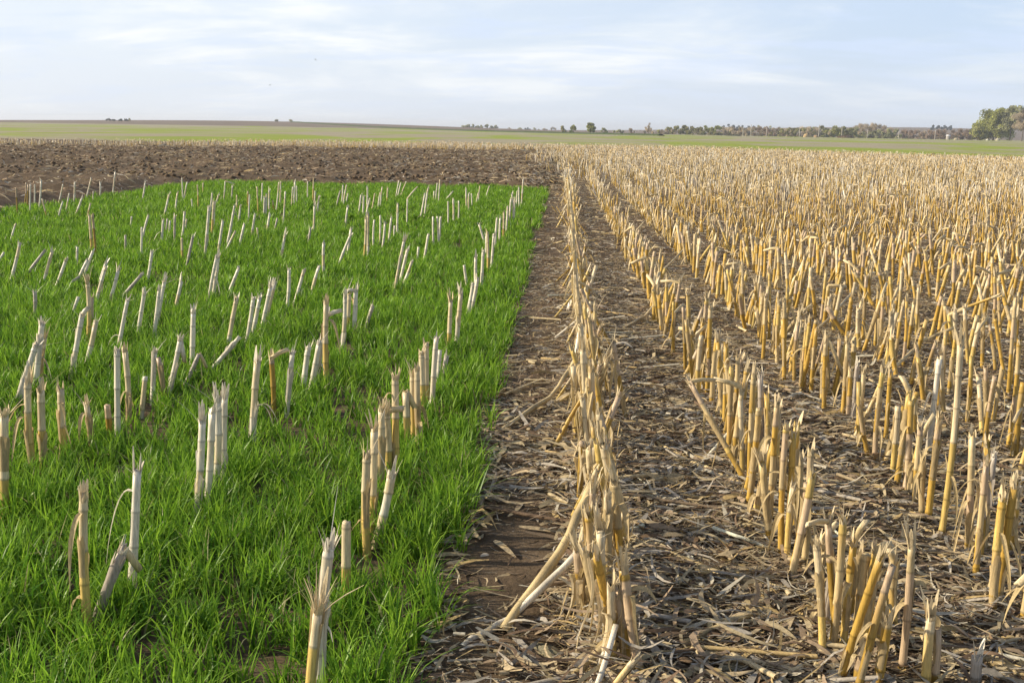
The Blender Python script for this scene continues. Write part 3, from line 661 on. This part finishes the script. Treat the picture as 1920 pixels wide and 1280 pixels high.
# corn husks lying in the litter
def husk(px, py, ang, ln, label, seed):
    r = np.random.default_rng(seed); c = gp(px, py, 0.02); d = np.array([math.cos(ang), math.sin(ang), 0.0]); s = np.array([-d[1], d[0], 0.0])
    g_ = G(); m = 9; u = np.linspace(0, 1, 8)
    for k in range(m):
        th = -1.3 + 2.6 * k / (m - 1); bulge = np.sin(np.pi * np.clip(u, 0.02, 0.98)) ** 0.8 * (0.03 + 0.006 * r.random())
        P_ = d * (u * ln)[:, None] + s * (math.sin(th) * bulge)[:, None] + np.array([0, 0, 1]) * (0.012 + math.cos(th) * bulge)[:, None]
        w_ = 0.016 * np.sin(np.pi * (0.06 + 0.92 * u)) + 0.003
        strips(g_, P_[None], (s * math.cos(th) - np.array([0, 0, 1]) * math.sin(th))[None], w_[None], (np.array((0.28, 0.25, 0.16)) * (0.75 + 0.4 * r.random()))[None])
    o_ = build("corn_husk", g_, M_LEAF, None, tuple(c * [1, 1, 0])); tag(o_, label, "corn husk", "husks lying in the litter")
husk(985, 1205, -0.7, 0.20, "pale greenish husk in front of the slanting stalks' feet", 41)
husk(1330, 1262, 0.2, 0.13, "open papery husk at the bottom edge left of the front clump", 42)
husk(1445, 1050, 1.9, 0.10, "small grey husk left of the front stubble clump", 43)
husk(985, 838, 0.1, 0.14, "curled husk in the bare strip under the long bent stalk", 44)

# ------------------------------------------------------------------ litter on the soil
lit = G(); lr = np.random.default_rng(17)
LC = np.array([(0.42, 0.33, 0.20), (0.27, 0.20, 0.13), (0.12, 0.08, 0.05), (0.52, 0.42, 0.25), (0.36, 0.32, 0.26), (0.62, 0.56, 0.43), (0.18, 0.12, 0.07), (0.48, 0.35, 0.16)])
LP = np.array([0.18, 0.15, 0.12, 0.16, 0.14, 0.10, 0.07, 0.08])
def litter(x, y, lmin, lmax, wmin, wmax, S, zmax, bright=1.0, pw=2.0):
    m = len(x)
    ln = lmin + (lmax - lmin) * lr.random(m) ** pw; wd = wmin + (wmax - wmin) * lr.random(m) ** 2.0; wd = np.minimum(wd, ln * 0.5)
    a = lr.normal(size=m) * 0.7 + (lr.random(m) < 0.22) * 1.57
    d = np.stack([np.cos(a), np.sin(a), lr.normal(size=m) * 0.12], -1); s = np.stack([-np.sin(a), np.cos(a), lr.normal(size=m) * 0.45], -1); s = nrm(s)
    u = np.linspace(-0.5, 0.5, S)[None, :, None]; z0 = 0.028 + zmax * lr.random(m) ** 2
    P = np.stack([x, y, z0], -1)[:, None, :] + d[:, None, :] * ln[:, None, None] * u
    P = P + s[:, None, :] * ((u * 2) ** 2 * (lr.normal(size=m) * 0.09 * ln)[:, None, None])
    P[..., 2] += (np.cos(u[..., 0] * 3.1) - 0.5) * (lr.normal(size=m) * 0.10 * ln)[:, None]
    P[..., 2] = np.maximum(P[..., 2], 0.012)
    prof = np.interp(np.linspace(0, 1, S), [0, 0.2, 0.7, 1], [0.5, 1, 0.9, 0.25])
    c = LC[lr.choice(len(LC), m, p=LP)] * (0.7 + 0.6 * lr.random((m, 1))) * bright
    strips(lit, P, s, wd[:, None] * prof[None], c * 1.12 * np.minimum(1, 0.45 / (c.max(1, keepdims=True) * 1.12)))
def wedge(n, y0, y1, xl, xr_slope, extra=0.8):
    y = np.sqrt(lr.random(n) * (y1 ** 2 - y0 ** 2) + y0 ** 2); x = xl + lr.random(n) * (xr_slope * y + extra - xl); return x, y
def dens(x, y):
    d = 0.5 + 0.9 * fbm(x, y, 0.7, 77)
    bare = np.exp(-((x + 0.17) / 0.22) ** 2 - ((y - 4.2) / 0.6) ** 2)      # the bare dirt patch
    d = d * np.where(x < 0.02, 0.55, 1.0)
    d = d * (1 - 0.93 * np.clip(bare * 1.7, 0, 1))
    rowd = np.abs(((x - X0) / RS + 0.5) % 1 - 0.5) * RS
    d = d + 0.35 * np.exp(-(rowd / 0.12) ** 2) * (x > 0)
    return d
for n_, y0, y1, lm, lM, wm, wM, S_, zz_ in ((52000, 2.2, 7, .008, .10, .001, .007, 4, .03), (34000, 2.2, 7, .03, .26, .005, .028, 5, .035), (95000, 7, 15, .02, .20, .003, .016, 4, .035), (80000, 15, 40, .03, .22, .006, .028, 3, .06), (70000, 40, 106, .08, .5, .02, .08, 2, .10)):
    x, y = wedge(n_, y0, y1, -0.45, 0.52)
    k = lr.random(len(x)) < dens(x, y); k &= ~((x < 0.1) & (y > 84) & (y < 106) & (x < -60))
    litter(x[k], y[k], lm, lM, wm, wM, S_, zz_, 1.0 if y0 < 6 else (1.12 if y0 < 10 else 1.4))
# broad husk shreds nearest the camera
x, y = wedge(1500, 2.3, 9, -0.4, 0.5); k = lr.random(len(x)) < dens(x, y); litter(x[k], y[k], .06, .2, .012, .035, 6, .05, 1.1, 1.2)
# loose leaves heaped along the first row
n_ = 5200; y = 2.4 + 36 * lr.random(n_) ** 1.5; x = X0 + lr.normal(size=n_) * 0.10 + 0.02
litter(x, y, .05, .22, .006, .022, 5, .16, 1.25, 1.0)
# straw on the tilled soil
n_ = 62000; x = -50 + 50 * lr.random(n_); y = 20 + 66 * lr.random(n_)
k = ((y > 32.3) | (x < -10.95)) & (y < edge_far(x)) & (lr.random(n_) < 0.25 + 1.1 * fbm(x, y, 5, 91) * np.clip((y - 30) / 40, 0.6, 1)); k &= x > -0.53 * y - 2
V0_ = len(lit.v); litter(x[k], y[k], .08, .40, .025, .07, 3, .03, 1.5, 1.6)
lit.v[-1][:, 2] += np.maximum(plough_z(lit.v[-1][:, 0], lit.v[-1][:, 1]) - 0.03, 0) + 0.035
# broken pieces of stem among the leaves
def chunks(n_, y0, y1, r0, r1, l0, l1, ns):
    x, y = wedge(n_, y0, y1, -0.4, 0.52); k = lr.random(n_) < dens(x, y); x, y = x[k], y[k]; m = len(x)
    a = lr.normal(size=m) * 0.8; d = np.stack([np.cos(a), np.sin(a), lr.normal(size=m) * 0.06], -1); sd_ = np.stack([-np.sin(a), np.cos(a), np.zeros(m)], -1)
    rr = r0 + (r1 - r0) * lr.random(m); ll = l0 + (l1 - l0) * lr.random(m) ** 2; th = np.arange(ns) / ns * 6.283
    c0 = np.stack([x, y, 0.03 + rr + 0.015 * lr.random(m)], -1); rings = []
    for e_ in (-0.5, 0.0, 0.5):
        rings.append(c0[:, None] + d[:, None] * (ll * e_)[:, None, None] + rr[:, None, None] * (np.cos(th)[None, :, None] * sd_[:, None] + np.sin(th)[None, :, None] * np.array([0, 0, 0.85])))
    V = np.concatenate(rings, 1); i = np.concatenate([np.stack([np.arange(ns) + q * ns, (np.arange(ns) + 1) % ns + q * ns, (np.arange(ns) + 1) % ns + (q + 1) * ns, np.arange(ns) + (q + 1) * ns], -1) for q in (0, 1)])
    c = LC[lr.choice(len(LC), m, p=LP)] * (0.9 + 0.5 * lr.random((m, 1)))
    lit.add(V.reshape(-1, 3), (i[None] + (np.arange(m) * 3 * ns)[:, None, None]).reshape(-1, 4), None, np.repeat(np.clip(c, 0, .75), 3 * ns, axis=0))
chunks(900, 2.3, 9, .004, .012, .03, .25, 7); chunks(260, 2.3, 12, .005, .012, .25, .6, 7); chunks(2200, 9, 30, .007, .014, .06, .35, 5)
n_ = 7000; y = 31.5 + 54 * lr.random(n_); x = 0.4 - np.abs(lr.normal(size=n_)) * (0.8 + 0.03 * y)
litter(x, y, .08, .42, .02, .06, 3, .04, 1.35, 1.6); lit.v[-1][:, 2] += np.maximum(plough_z(lit.v[-1][:, 0], lit.v[-1][:, 1]) - 0.03, 0) + 0.03
n_ = 7000; x = -48 + 48 * lr.random(n_); y = edge_far(x) - np.abs(lr.normal(size=n_)) * 3.5
litter(x, y, .1, .5, .03, .08, 3, .05, 1.35, 1.6); lit.v[-1][:, 2] += np.maximum(plough_z(lit.v[-1][:, 0], lit.v[-1][:, 1]) - 0.03, 0) + 0.03
tag(build("leaf_litter", lit, M_LIT), "dry leaf and stem litter covering the soil between rows", "litter", kind="stuff")
# clods on the tilled soil
cl = G(); n_ = 9000; cr_ = np.random.default_rng(3)
x = -42 + 42 * cr_.random(n_); y = 32.5 + 50 * cr_.random(n_) ** 1.4; k = (y < edge_far(x)) & (x > -0.53 * y - 1); x, y = x[k], y[k]
oc = np.array([(1, 0, 0), (0, 1, 0), (-1, 0, 0), (0, -1, 0), (0, 0, 1), (0, 0, -1)], float); of = np.array([(0, 1, 4), (1, 2, 4), (2, 3, 4), (3, 0, 4), (1, 0, 5), (2, 1, 5), (3, 2, 5), (0, 3, 5)])
m = len(x); sz = 0.025 + 0.07 * cr_.random(m) ** 2
Vv = oc[None] * sz[:, None, None] * (0.6 + 0.8 * cr_.random((m, 6, 1))) * [1.2, 1, 0.8] + np.stack([x, y, plough_z(x, y) + sz * 0.3], -1)[:, None]
cl.add(Vv.reshape(-1, 3), None, (of[None] + (np.arange(m) * 6)[:, None, None]).reshape(-1, 3), (1, 1, 1))
tag(build("soil_clods", cl, M_SOIL, smooth=False), "clods of dark soil on the tilled ground", "soil clods", kind="stuff")

# ------------------------------------------------------------------ rye
rye = G(); gr = np.random.default_rng(29)
def rye_zone(y0, y1, tufts_per_m2, per, S, hmin, hmax, wd):
    xl0 = -0.56 * y1 - 0.6; area = (y1 - y0) * (-0.38 - xl0); n = int(area * tufts_per_m2)
    x = xl0 + (-0.38 - xl0) * gr.random(n); y = y0 + (y1 - y0) * gr.random(n)
    edge = -0.43 + 0.16 * (vnoise(x * 0, y, 0.3, 4) - 0.5) + 0.05 * gr.normal(size=n) * (gr.random(n) < 0.3) + 0.12 * (vnoise(x * 0, y, 1.7, 41) - 0.5)
    k = (x > -0.56 * y - 0.6) & (x < edge) & (x > -10.8 + 0.4 * vnoise(x, y, 1, 6)) & (y < 31.7 + 1.2 * vnoise(x, y * 0, 1.2, 12))
    dn = 0.45 * fbm(x, y, 0.8, 55) + 0.55 * vnoise(x, y, 0.15, 57); k &= gr.random(n) < np.clip(0.62 + (dn - 0.42) * 3.0, 0.26, 1)
    x, y, dn = x[k], y[k], dn[k]; n = len(x)
    big = fbm(x, y, 2.2, 66)
    m = n * per; tx = np.repeat(x, per) + gr.normal(size=m) * 0.016; ty = np.repeat(y, per) + gr.normal(size=m) * 0.016
    hgt = np.repeat(np.clip(0.45 + 0.6 * big + 0.45 * dn, 0.55, 1.3), per) * (hmin + (hmax - hmin) * gr.random(m) ** 0.8)
    a = gr.random(m) * 6.28; hd = np.stack([np.cos(a), np.sin(a)], -1)
    lean = 0.05 + 0.42 * gr.random(m) ** 1.9; bend = 0.08 + 0.95 * gr.random(m) ** 2.2
    u = np.linspace(0, 1, S)[None]
    hor = (lean[:, None] * u + bend[:, None] * u ** 2.4 * 0.8) * hgt[:, None]; ver = (u - 0.42 * bend[:, None] * u ** 3) * hgt[:, None]
    P = np.stack([tx[:, None] + hd[:, 0:1] * hor, ty[:, None] + hd[:, 1:2] * hor, 0.01 + ver], -1)
    tw = gr.normal(size=m) * 0.9; sa = a + 1.57 + tw
    side = np.stack([np.cos(sa), np.sin(sa), np.zeros(m)], -1)
    prof = np.interp(np.linspace(0, 1, S), [0, 0.25, 0.65, 1], [0.65, 1.0, 0.8, 0.05])
    w_ = wd * (0.65 + 0.7 * gr.random(m))
    hue = gr.random((m, 1)); c = (1 - hue) * np.array([0.052, 0.145, 0.010]) + hue * np.array([0.245, 0.405, 0.034])
    c = c * (0.72 + 0.35 * np.repeat(dn, per)[:, None] + 0.42 * gr.random((m, 1)))
    dry = gr.random((m, 1)) < 0.02; c = np.where(dry, np.array([0.34, 0.32, 0.16]), c)
    Cc = c[:, None, :] * np.linspace(0.9, 1.08, S)[None, :, None]
    strips(rye, P, side, w_[:, None] * prof[None], Cc)
rye_zone(2.0, 5.5, 330, 13, 6, .10, .235, .0070)
rye_zone(5.5, 10, 290, 10, 5, .10, .21, .0082)
rye_zone(10, 18, 190, 8, 4, .10, .20, .011)
rye_zone(18, 32.6, 105, 7, 4, .10, .20, .016)
print("rye verts", rye.n)
tag(build("rye_grass", rye, M_RYE), "lush green rye cover crop growing between the corn rows", "rye", kind="stuff")

# ------------------------------------------------------------------ far trees, bushes, posts
def tree(px, Y, base_py, wpx, hpx, kind, label, group, name="tree", trunk=None, n=None, seed=0, nm_cat=None):
    r = np.random.default_rng(900 + seed); k = Y / F; W = wpx * k; Hh = hpx * k
    B = at(px, horizon(px), Y); B[2] = float(terrain(np.array([B[0]]), np.array([B[1]]))[0])
    e = empty(name, B); tag(e, label, nm_cat or name.replace("_", " "), group)
    col = {"green": (0.34, 0.35, 0.10), "fresh": (0.32, 0.315, 0.11), "olive": (0.29, 0.27, 0.12), "bare": (0.44, 0.37, 0.27), "rust": (0.35, 0.265, 0.20), "dark": (0.045, 0.07, 0.06), "grey": (0.37, 0.37, 0.20)}[kind]
    tr = trunk if trunk is not None else 0.22
    tg = G(); tw = max(0.12, 0.012 * Hh + 0.012 * W)
    tube(tg, [(0, 0, -0.3), (W * 0.01, 0, Hh * tr), (0, 0, Hh * 0.62), (W * 0.03, 0, Hh * 0.85)], [tw, tw * 0.8, tw * 0.45, tw * 0.15], 7, (0.13, 0.105, 0.08))
    nl = 7 if hpx > 12 else 3
    for q in range(nl):
        a = r.random() * 6.28; z0 = Hh * (tr + 0.35 * r.random()); rr = W * (0.2 + 0.22 * r.random())
        tube(tg, [(0, 0, z0), (math.cos(a) * rr * .5, math.sin(a) * rr * .5, z0 + Hh * .14), (math.cos(a) * rr, math.sin(a) * rr, z0 + Hh * (.2 + .15 * r.random()))], [tw * .4, tw * .28, tw * .08], 5, (0.14, 0.11, 0.085))
    build("trunk", tg, M_PLAIN, e)
    cg = G(); nc = max(6, int(6 + wpx * hpx / 60)); nc = min(nc, 60)
    zc0 = Hh * tr
    cx = r.normal(size=nc) * W * 0.20; cy = r.normal(size=nc) * W * 0.18
    fx = np.clip(1 - (cx / (W * 0.52)) ** 2, 0.1, 1) ** 0.5
    cz = zc0 + (Hh * 0.97 - zc0) * ((0.12 if name != "bush" else 0.02) + (0.80 if name != "bush" else 0.86) * r.random(nc) * fx)
    cr2 = (0.10 + 0.10 * r.random(nc)) * min(W, Hh * 1.2)
    per = int((n or max(14, min(260, wpx * hpx * 0.35))))
    m = nc * per; dirs = nrm(r.normal(size=(m, 3))); rad = np.repeat(cr2, per) * r.random(m) ** 0.45
    P = np.stack([np.repeat(cx, per), np.repeat(cy, per), np.repeat(cz, per)], -1) + dirs * rad[:, None] * [1, 1, 0.75]
    P[:, 2] = np.clip(P[:, 2], 0.15, Hh * 1.02)
    s = k * (0.45 + 0.7 * r.random(m)) * (1.15 if kind not in ("bare", "rust") else 0.8)
    d1 = nrm(r.normal(size=(m, 3)));
    if kind in ("bare", "rust"): d1[:, 2] = np.abs(d1[:, 2]) + 0.6; d1 = nrm(d1)
    d2 = nrm(np.cross(d1, r.normal(size=(m, 3))))
    el = 2.6 if kind in ("bare", "rust") else 1.0
    wv = 0.35 if kind in ("bare", "rust") else 1.0
    c = np.array(col) * (0.65 + 0.7 * np.repeat(r.random(nc), per)[:, None]) * (0.75 + 0.5 * r.random((m, 1)))
    strips(cg, np.stack([P - d1 * (s * el)[:, None], P + d1 * (s * el)[:, None]], 1), d2, np.stack([s * 2 * wv, s * 1.3 * wv], 1), c)
    build("crown", cg, M_FAR, e)
TB = "trees and bushes along the far field edge"
tree(1862, 760, 262, 66, 60, "green", "large green tree standing tallest of the clump at the right edge", "trees of the right-hand clump", "tree", 0.05, 260, 1)
tree(1893, 750, 262, 46, 66, "grey", "tall thin-leaved grey-green tree behind the large green one", "trees of the right-hand clump", "tree", 0.25, 170, 2)
tree(1916, 735, 264, 40, 60, "bare", "brownish half-bare tree cut by the right edge of the photo", "trees of the right-hand clump", "tree", 0.3, 170, 3)
tree(1835, 740, 262, 34, 26, "fresh", "low green bush at the left foot of the large green tree", "trees of the right-hand clump", "bush", 0.0, 200, 4)
tree(1937, 740, 264, 40, 50, "olive", "olive tree just outside the right-hand edge clump", "trees of the right-hand clump", "tree", 0.2, 120, 5)
tree(1107, 760, 248, 27, 19, "green", "rounded green tree standing out left of the pale bare tree", TB, "tree", 0.05, 200, 6)
tree(1075, 770, 247, 20, 14, "green", "low green bush left of the rounded green tree", TB, "bush", 0.0, 120, 7)
tree(1056, 770, 247, 17, 12, "olive", "leftmost low green bush of the line of trees", TB, "bush", 0.0, 120, 8)
tree(1133, 780, 249, 16, 10, "grey", "grey bush right behind the rounded green tree", TB, "bush", 0.0, 90, 9)
tree(1162, 800, 249, 18, 10, "grey", "low grey bush between the rounded tree and the bare tree", TB, "bush", 0.0, 90, 10)
tree(1184, 800, 249, 22, 9, "bare", "low brown scrub left of the pale bare tree", TB, "bush", 0.0, 80, 11)
tree(1216, 760, 249, 15, 21, "bare", "slender pale bare tree rising above the hedge", TB, "bare_tree", 0.15, 50, 12, "tree")
hedge = [(1238, 26, 11, "bare", "brown scrub just right of the slender bare tree"), (1262, 26, 15, "fresh", "yellow-green bush right of the brown scrub"), (1288, 32, 18, "olive", "rounded olive bush in the middle of the green hedge"), (1312, 24, 16, "olive", "dark olive bush in the hedge before the spruces"),
         (1338, 32, 19, "green", "green bush at the left end of the dark spruces"), (1366, 30, 17, "bare", "grey-brown thicket under the dark spruces"), (1396, 36, 18, "bare", "brown thicket below the right end of the spruces"), (1428, 38, 18, "rust", "reddish brown thicket behind the second pole"),
         (1458, 34, 19, "bare", "grey thicket between second and third poles"), (1486, 34, 19, "olive", "olive-tinged thicket left of the haystack"), (1516, 36, 20, "bare", "brown thicket behind the haystacks"), (1545, 34, 22, "grey", "grey-green thicket behind the tallest pole"),
         (1570, 30, 24, "fresh", "pale green budding bush above the brush pile"), (1598, 30, 21, "grey", "grey-green thicket right of the brush pile"), (1634, 36, 29, "bare", "tall rounded grey-brown tree in the thicket"), (1662, 28, 21, "grey", "grey-green thicket right of the rounded brown tree"),
         (1692, 34, 18, "rust", "reddish thicket left of the fifth pole"), (1722, 34, 17, "bare", "grey-brown thicket left of the white shed"), (1752, 34, 19, "rust", "russet thicket behind the last pole"), (1800, 40, 21, "rust", "russet thicket between the shed and the green clump"), (1778, 24, 12, "olive", "low olive bush right beside the white shed")]
for q, (px, wp, hp, kd, lb) in enumerate(hedge):
    tree(px, 790 + (q % 3) * 14, 255, wp * 2.7, hp * 0.96, kd, lb, TB, "bush", 0.0, 150 if kd in ("bare", "rust") else 110, 20 + q)
spr = [(1357, 10), (1365, 12), (1374, 11), (1383, 13), (1392, 12), (1401, 13), (1410, 10), (1424, 12), (1436, 9), (1446, 10)]
for q, (px, hp) in enumerate(spr):
    Y = 1500; B = at(px, horizon(px), Y)
    zt = float(terrain(np.array([B[0]]), np.array([B[1]]))[0])
    tree(px, Y, 0, 12, hp + 4, "dark" if q < 7 else "grey", "%s far spruce from the left on the brown hill" % ordinal(q + 1) if q < 7 else "%s far grey tree right of the dark spruces" % ordinal(q - 6), "far trees on the brown hill", "spruce" if q < 7 else "tree", 0.05, 60, 60 + q, "tree")
for q, px in enumerate((1748, 1758, 1768, 1779)):
    tree(px, 1700, 0, 12, 9, "dark", "%s dark tree of the small far row left of the green clump" % ordinal(q + 1), "small far row of dark trees", "tree", 0.05, 50, 80 + q)
for q, px in enumerate(range(868, 936, 9)):
    tree(px, 1300, 0, 10, 7 + (q * 7 % 3), "grey", "%s grey tree from the left in the far grove left of centre" % ordinal(q + 1), "far grove on the horizon", "tree", 0.1, 40, 90 + q)
for q, (px, kd) in enumerate(((952, "bare"), (975, "grey"), (990, "dark"), (1006, "grey"), (1022, "bare"), (1036, "bare"))):
    tree(px, 1500, 0, 16, 5 + q % 2, kd, "%s tiny tree of the low far line right of the grove" % ordinal(q + 1), "low far line of trees", "tree", 0.0, 40, 110 + q)
for q, px in enumerate((206, 216, 227, 236)):
    tree(px, 860, 0, 13, 4.2, "dark", "%s dark bush of the clump on the far left skyline" % ordinal(q + 1), "dark bushes on the left skyline", "bush", 0.0, 50, 120 + q)
tree(243, 860, 0, 5, 5, "grey", "tiny bare tree right of the dark bushes on the left skyline", None, "bare_tree", 0.1, 30, 130, "tree")
tree(545, 1060, 0, 12, 3.6, "grey", "faint bare tree alone on the left rise", None, "bare_tree", 0.1, 30, 131, "tree")
tree(519, 1060, 0, 8, 3.4, "grey", "faintest small bare tree on the left rise", None, "bare_tree", 0.1, 30, 132, "tree")
for q, (px, hp) in enumerate(((1408, 20), (1437, 16), (1499, 17), (1535, 22), (1578, 19), (1626, 15), (1685, 14), (1753, 17), (1393, 13))):
    Y = 735; k = Y / F; B = at(px, horizon(px), Y); B[2] = 0; r = np.random.default_rng(q)
    e = empty("pole", B)
    tag(e, {0: "pole below the right end of the dark spruces", 1: "short pole standing before the reddish thicket", 2: "pole just left of the larger haystack", 3: "tallest pole, right of the haystacks", 4: "pole above the brush pile", 5: "pole in front of the rounded brown tree", 6: "short pole in the reddish thicket", 7: "pole left of the white shed", 8: "faint leftmost pole of the line"}[q], "pole", "poles along the far field edge")
    pg = G(); tube(pg, [(0, 0, -0.3), (0.03, 0, hp * k * .5), (0.05, 0, hp * k)], [0.26, 0.23, 0.2], 8, (0.42, 0.38, 0.33)); build("shaft", pg, M_PLAIN, e)
    cg_ = G(); tube(cg_, [(0, 0, hp * k), (0, 0, hp * k + 0.15)], [0.27, 0.12], 8, (0.3, 0.27, 0.24)); build("cap", cg_, M_PLAIN, e)
def mound(px, Y, wpx, hpx, col, name, label, cat, group=None, seed=0, spiky=False):
    r = np.random.default_rng(seed); k = Y / F; B = at(px, horizon(px), Y); B[2] = 0; W, Hh = wpx * k / 2, hpx * k
    g_ = G(); nr, na = 8, 20; P_ = []
    for i in range(nr):
        f = i / (nr - 1)
        for j in range(na):
            a = j / na * 6.283; rr = max(0.0, math.cos(f * 1.5707)) ** 0.8 * (1 + (r.random() - .5) * .25)
            P_.append((math.cos(a) * W * rr, math.sin(a) * W * .8 * rr, math.sin(f * 1.571) * Hh * (1 + (r.random() - .5) * .2)))
    q_ = [(i * na + j, i * na + (j + 1) % na, (i + 1) * na + (j + 1) % na, (i + 1) * na + j) for i in range(nr - 1) for j in range(na)]
    g_.add(P_, q_, None, np.array(col) * (0.7 + 0.6 * r.random((nr * na, 1))))
    if spiky:
        m = 500; a = r.random(m) * 6.28; rr = r.random(m) ** .5; p = np.stack([np.cos(a) * W * rr, np.sin(a) * W * .8 * rr, Hh * (1 - rr ** 2)], -1); d = nrm(r.normal(size=(m, 3)) + [0, 0, .5])
        strips(g_, np.stack([p - d * .5 * k * 2, p + d * k * 2], 1), nrm(np.cross(d, r.normal(size=(m, 3)))), np.full((m, 2), .5 * k), np.array(col) * (0.6 + .8 * r.random((m, 1))))
    tag(build(name, g_, M_PLAIN, None, tuple(B)), label, cat, group)
mound(1512, 715, 11, 6.5, (0.42, 0.30, 0.16), "haystack", "larger straw-coloured heap right of the third pole", "haystack", "straw heaps at the field edge", 1)
mound(1530, 715, 9, 4, (0.38, 0.26, 0.14), "haystack", "smaller straw-coloured heap beside the tallest pole", "haystack", "straw heaps at the field edge", 2)
mound(1793, 720, 8, 3.6, (0.42, 0.36, 0.25), "hay_bale", "pale bale left of the green tree clump", "hay bale", "pale bales at the field edge", 3)
mound(1871, 720, 7, 4.5, (0.45, 0.4, 0.31), "hay_bale", "pale bale under the large green tree", "hay bale", "pale bales at the field edge", 4)
mound(1852, 722, 5, 3, (0.5, 0.48, 0.42), "hay_bale", "smallest pale bale left of the one under the tree", "hay bale", "pale bales at the field edge", 7)
mound(1586, 715, 30, 4, (0.10, 0.065, 0.04), "brush_pile", "long dark brush pile right of the haystacks", "brush pile", "brush piles at the field edge", 5, True)
mound(1376, 715, 26, 2.2, (0.07, 0.075, 0.03), "brush_pile", "low dark brush pile below the dark spruces", "brush pile", "brush piles at the field edge", 6, True)
# white shed half hidden in the russet thicket
B = at(1778, horizon(1778), 765); B[2] = 0; e = empty("shed", B); tag(e, "small white-roofed shed half hidden among the russet thickets", "shed")
g_ = G(); k = 765 / F; a, b, h1, h2 = 3.2 * k, 3 * k, 6.2 * k, 9.0 * k
g_.add([(-a, -b, -.2), (a, -b, -.2), (a, b, -.2), (-a, b, -.2), (-a, -b, h1), (a, -b, h1), (a, b, h1), (-a, b, h1)], [(0, 1, 5, 4), (1, 2, 6, 5), (2, 3, 7, 6), (3, 0, 4, 7)], None, (0.36, 0.33, 0.30)); build("wall", g_, M_PLAIN, e, smooth=False)
g_ = G(); g_.add([(-a * 1.1, -b * 1.15, h1 + .02), (a * 1.1, -b * 1.15, h1 + .02), (a * 1.1, 0, h2), (-a * 1.1, 0, h2), (-a * 1.1, b * 1.15, h1 + .02), (a * 1.1, b * 1.15, h1 + .02)], [(0, 1, 2, 3), (3, 2, 5, 4)], [(0, 3, 4), (1, 5, 2)], (0.6, 0.59, 0.6)); build("roof", g_, M_PLAIN, e, smooth=False)
# dark grass bank along the field road
g_ = G(); P1 = at(600, horizon(600), 900); P2 = at(1240, horizon(1240), 520); m = 60
br = np.random.default_rng(2); t = np.linspace(-0.15, 1, m)[:, None]; Cn = P1[None] * (1 - t) + P2[None] * t; Cn[:, 2] = terrain(Cn[:, 0], Cn[:, 1])
dv = nrm((P2 - P1) * [1, 1, 0]); pv = np.array([-dv[1], dv[0], 0])
prof = [(-3, -.2), (-1.2, .5), (0, .8), (1.5, .45), (3, -.2)]
Vv = np.concatenate([Cn + pv * o_ + np.array([0, 0, 1.0]) * (z_ * (0.8 + 0.4 * br.random((m, 1)))) for o_, z_ in prof]); i = np.concatenate([np.arange(m - 1) + q * m for q in range(4)])
g_.add(Vv, np.stack([i, i + 1, i + m + 1, i + m], -1), None, (0.06, 0.085, 0.02)); tag(build("field_bank", g_, M_PLAIN), "dark grassy bank crossing the far green field", kind="structure")
# ------------------------------------------------------------------ birds
def bird(px, py, Y, roll, label):
    P = at(px, py, Y); e = empty("bird", P); tag(e, label, "bird", "birds in flight"); e.rotation_euler = (0.1, roll, 0.9)
    g_ = G(); u = np.linspace(0, 1, 9); tube(g_, np.stack([u * 0 , -0.17 + 0.36 * u, 0.02 * np.sin(u * 3)], 1), [.004, .02, .034, .04, .038, .03, .022, .026, .008], 8, (0.03, 0.03, 0.035))
    g_.add([(-.035, -.26, 0), (.035, -.26, 0), (.012, -.14, .005), (-.012, -.14, .005), (0, .19, 0.01), (.008, .24, .0), (-.008, .24, 0)], [(0, 1, 2, 3)], [(4, 5, 6)], (0.03, 0.03, 0.03)); build("body", g_, M_PLAIN, e)
    for s_ in (-1, 1):
        w_ = G(); us = np.linspace(0, 1, 7); Pw = np.stack([s_ * (.02 + .30 * us), 0.04 - 0.05 * us ** 2, .12 * np.sin(us * 1.8)], 1)
        strips(w_, Pw[None], np.array([[0, 1.0, 0]]), (np.array([.13, .14, .13, .11, .09, .06, .015]))[None], np.array([[0.03, 0.03, 0.035]])); build("wing", w_, M_PLAIN, e)
bird(592, 113, 190, 0.5, "upper right one of two small dark birds in flight")
bird(506, 160, 190, -0.1, "lower left one of two small dark birds in flight")
# ------------------------------------------------------------------ haze
g_ = G(); x0, x1, y0, y1, z0, z1 = -6200, 6200, -80, 9200, -1.5, 45
g_.add([(x0, y0, z0), (x1, y0, z0), (x1, y1, z0), (x0, y1, z0), (x0, y0, z1), (x1, y0, z1), (x1, y1, z1), (x0, y1, z1)], [(0, 3, 2, 1), (4, 5, 6, 7), (0, 1, 5, 4), (1, 2, 6, 5), (2, 3, 7, 6), (3, 0, 4, 7)], None, (1, 1, 1))
hm = bpy.data.materials.new("haze_mat"); hm.use_nodes = True; t = hm.node_tree; t.nodes.clear()
o_ = t.nodes.new("ShaderNodeOutputMaterial"); pv_ = t.nodes.new("ShaderNodeVolumePrincipled"); pv_.inputs["Color"].default_value = (0.86, 0.91, 1.0, 1); pv_.inputs["Density"].default_value = 0.00020
pv_.inputs["Anisotropy"].default_value = 0.2
t.links.new(pv_.outputs[0], o_.inputs["Volume"])
tag(build("haze", g_, hm, smooth=False), "thin pale haze over the far fields", kind="stuff")
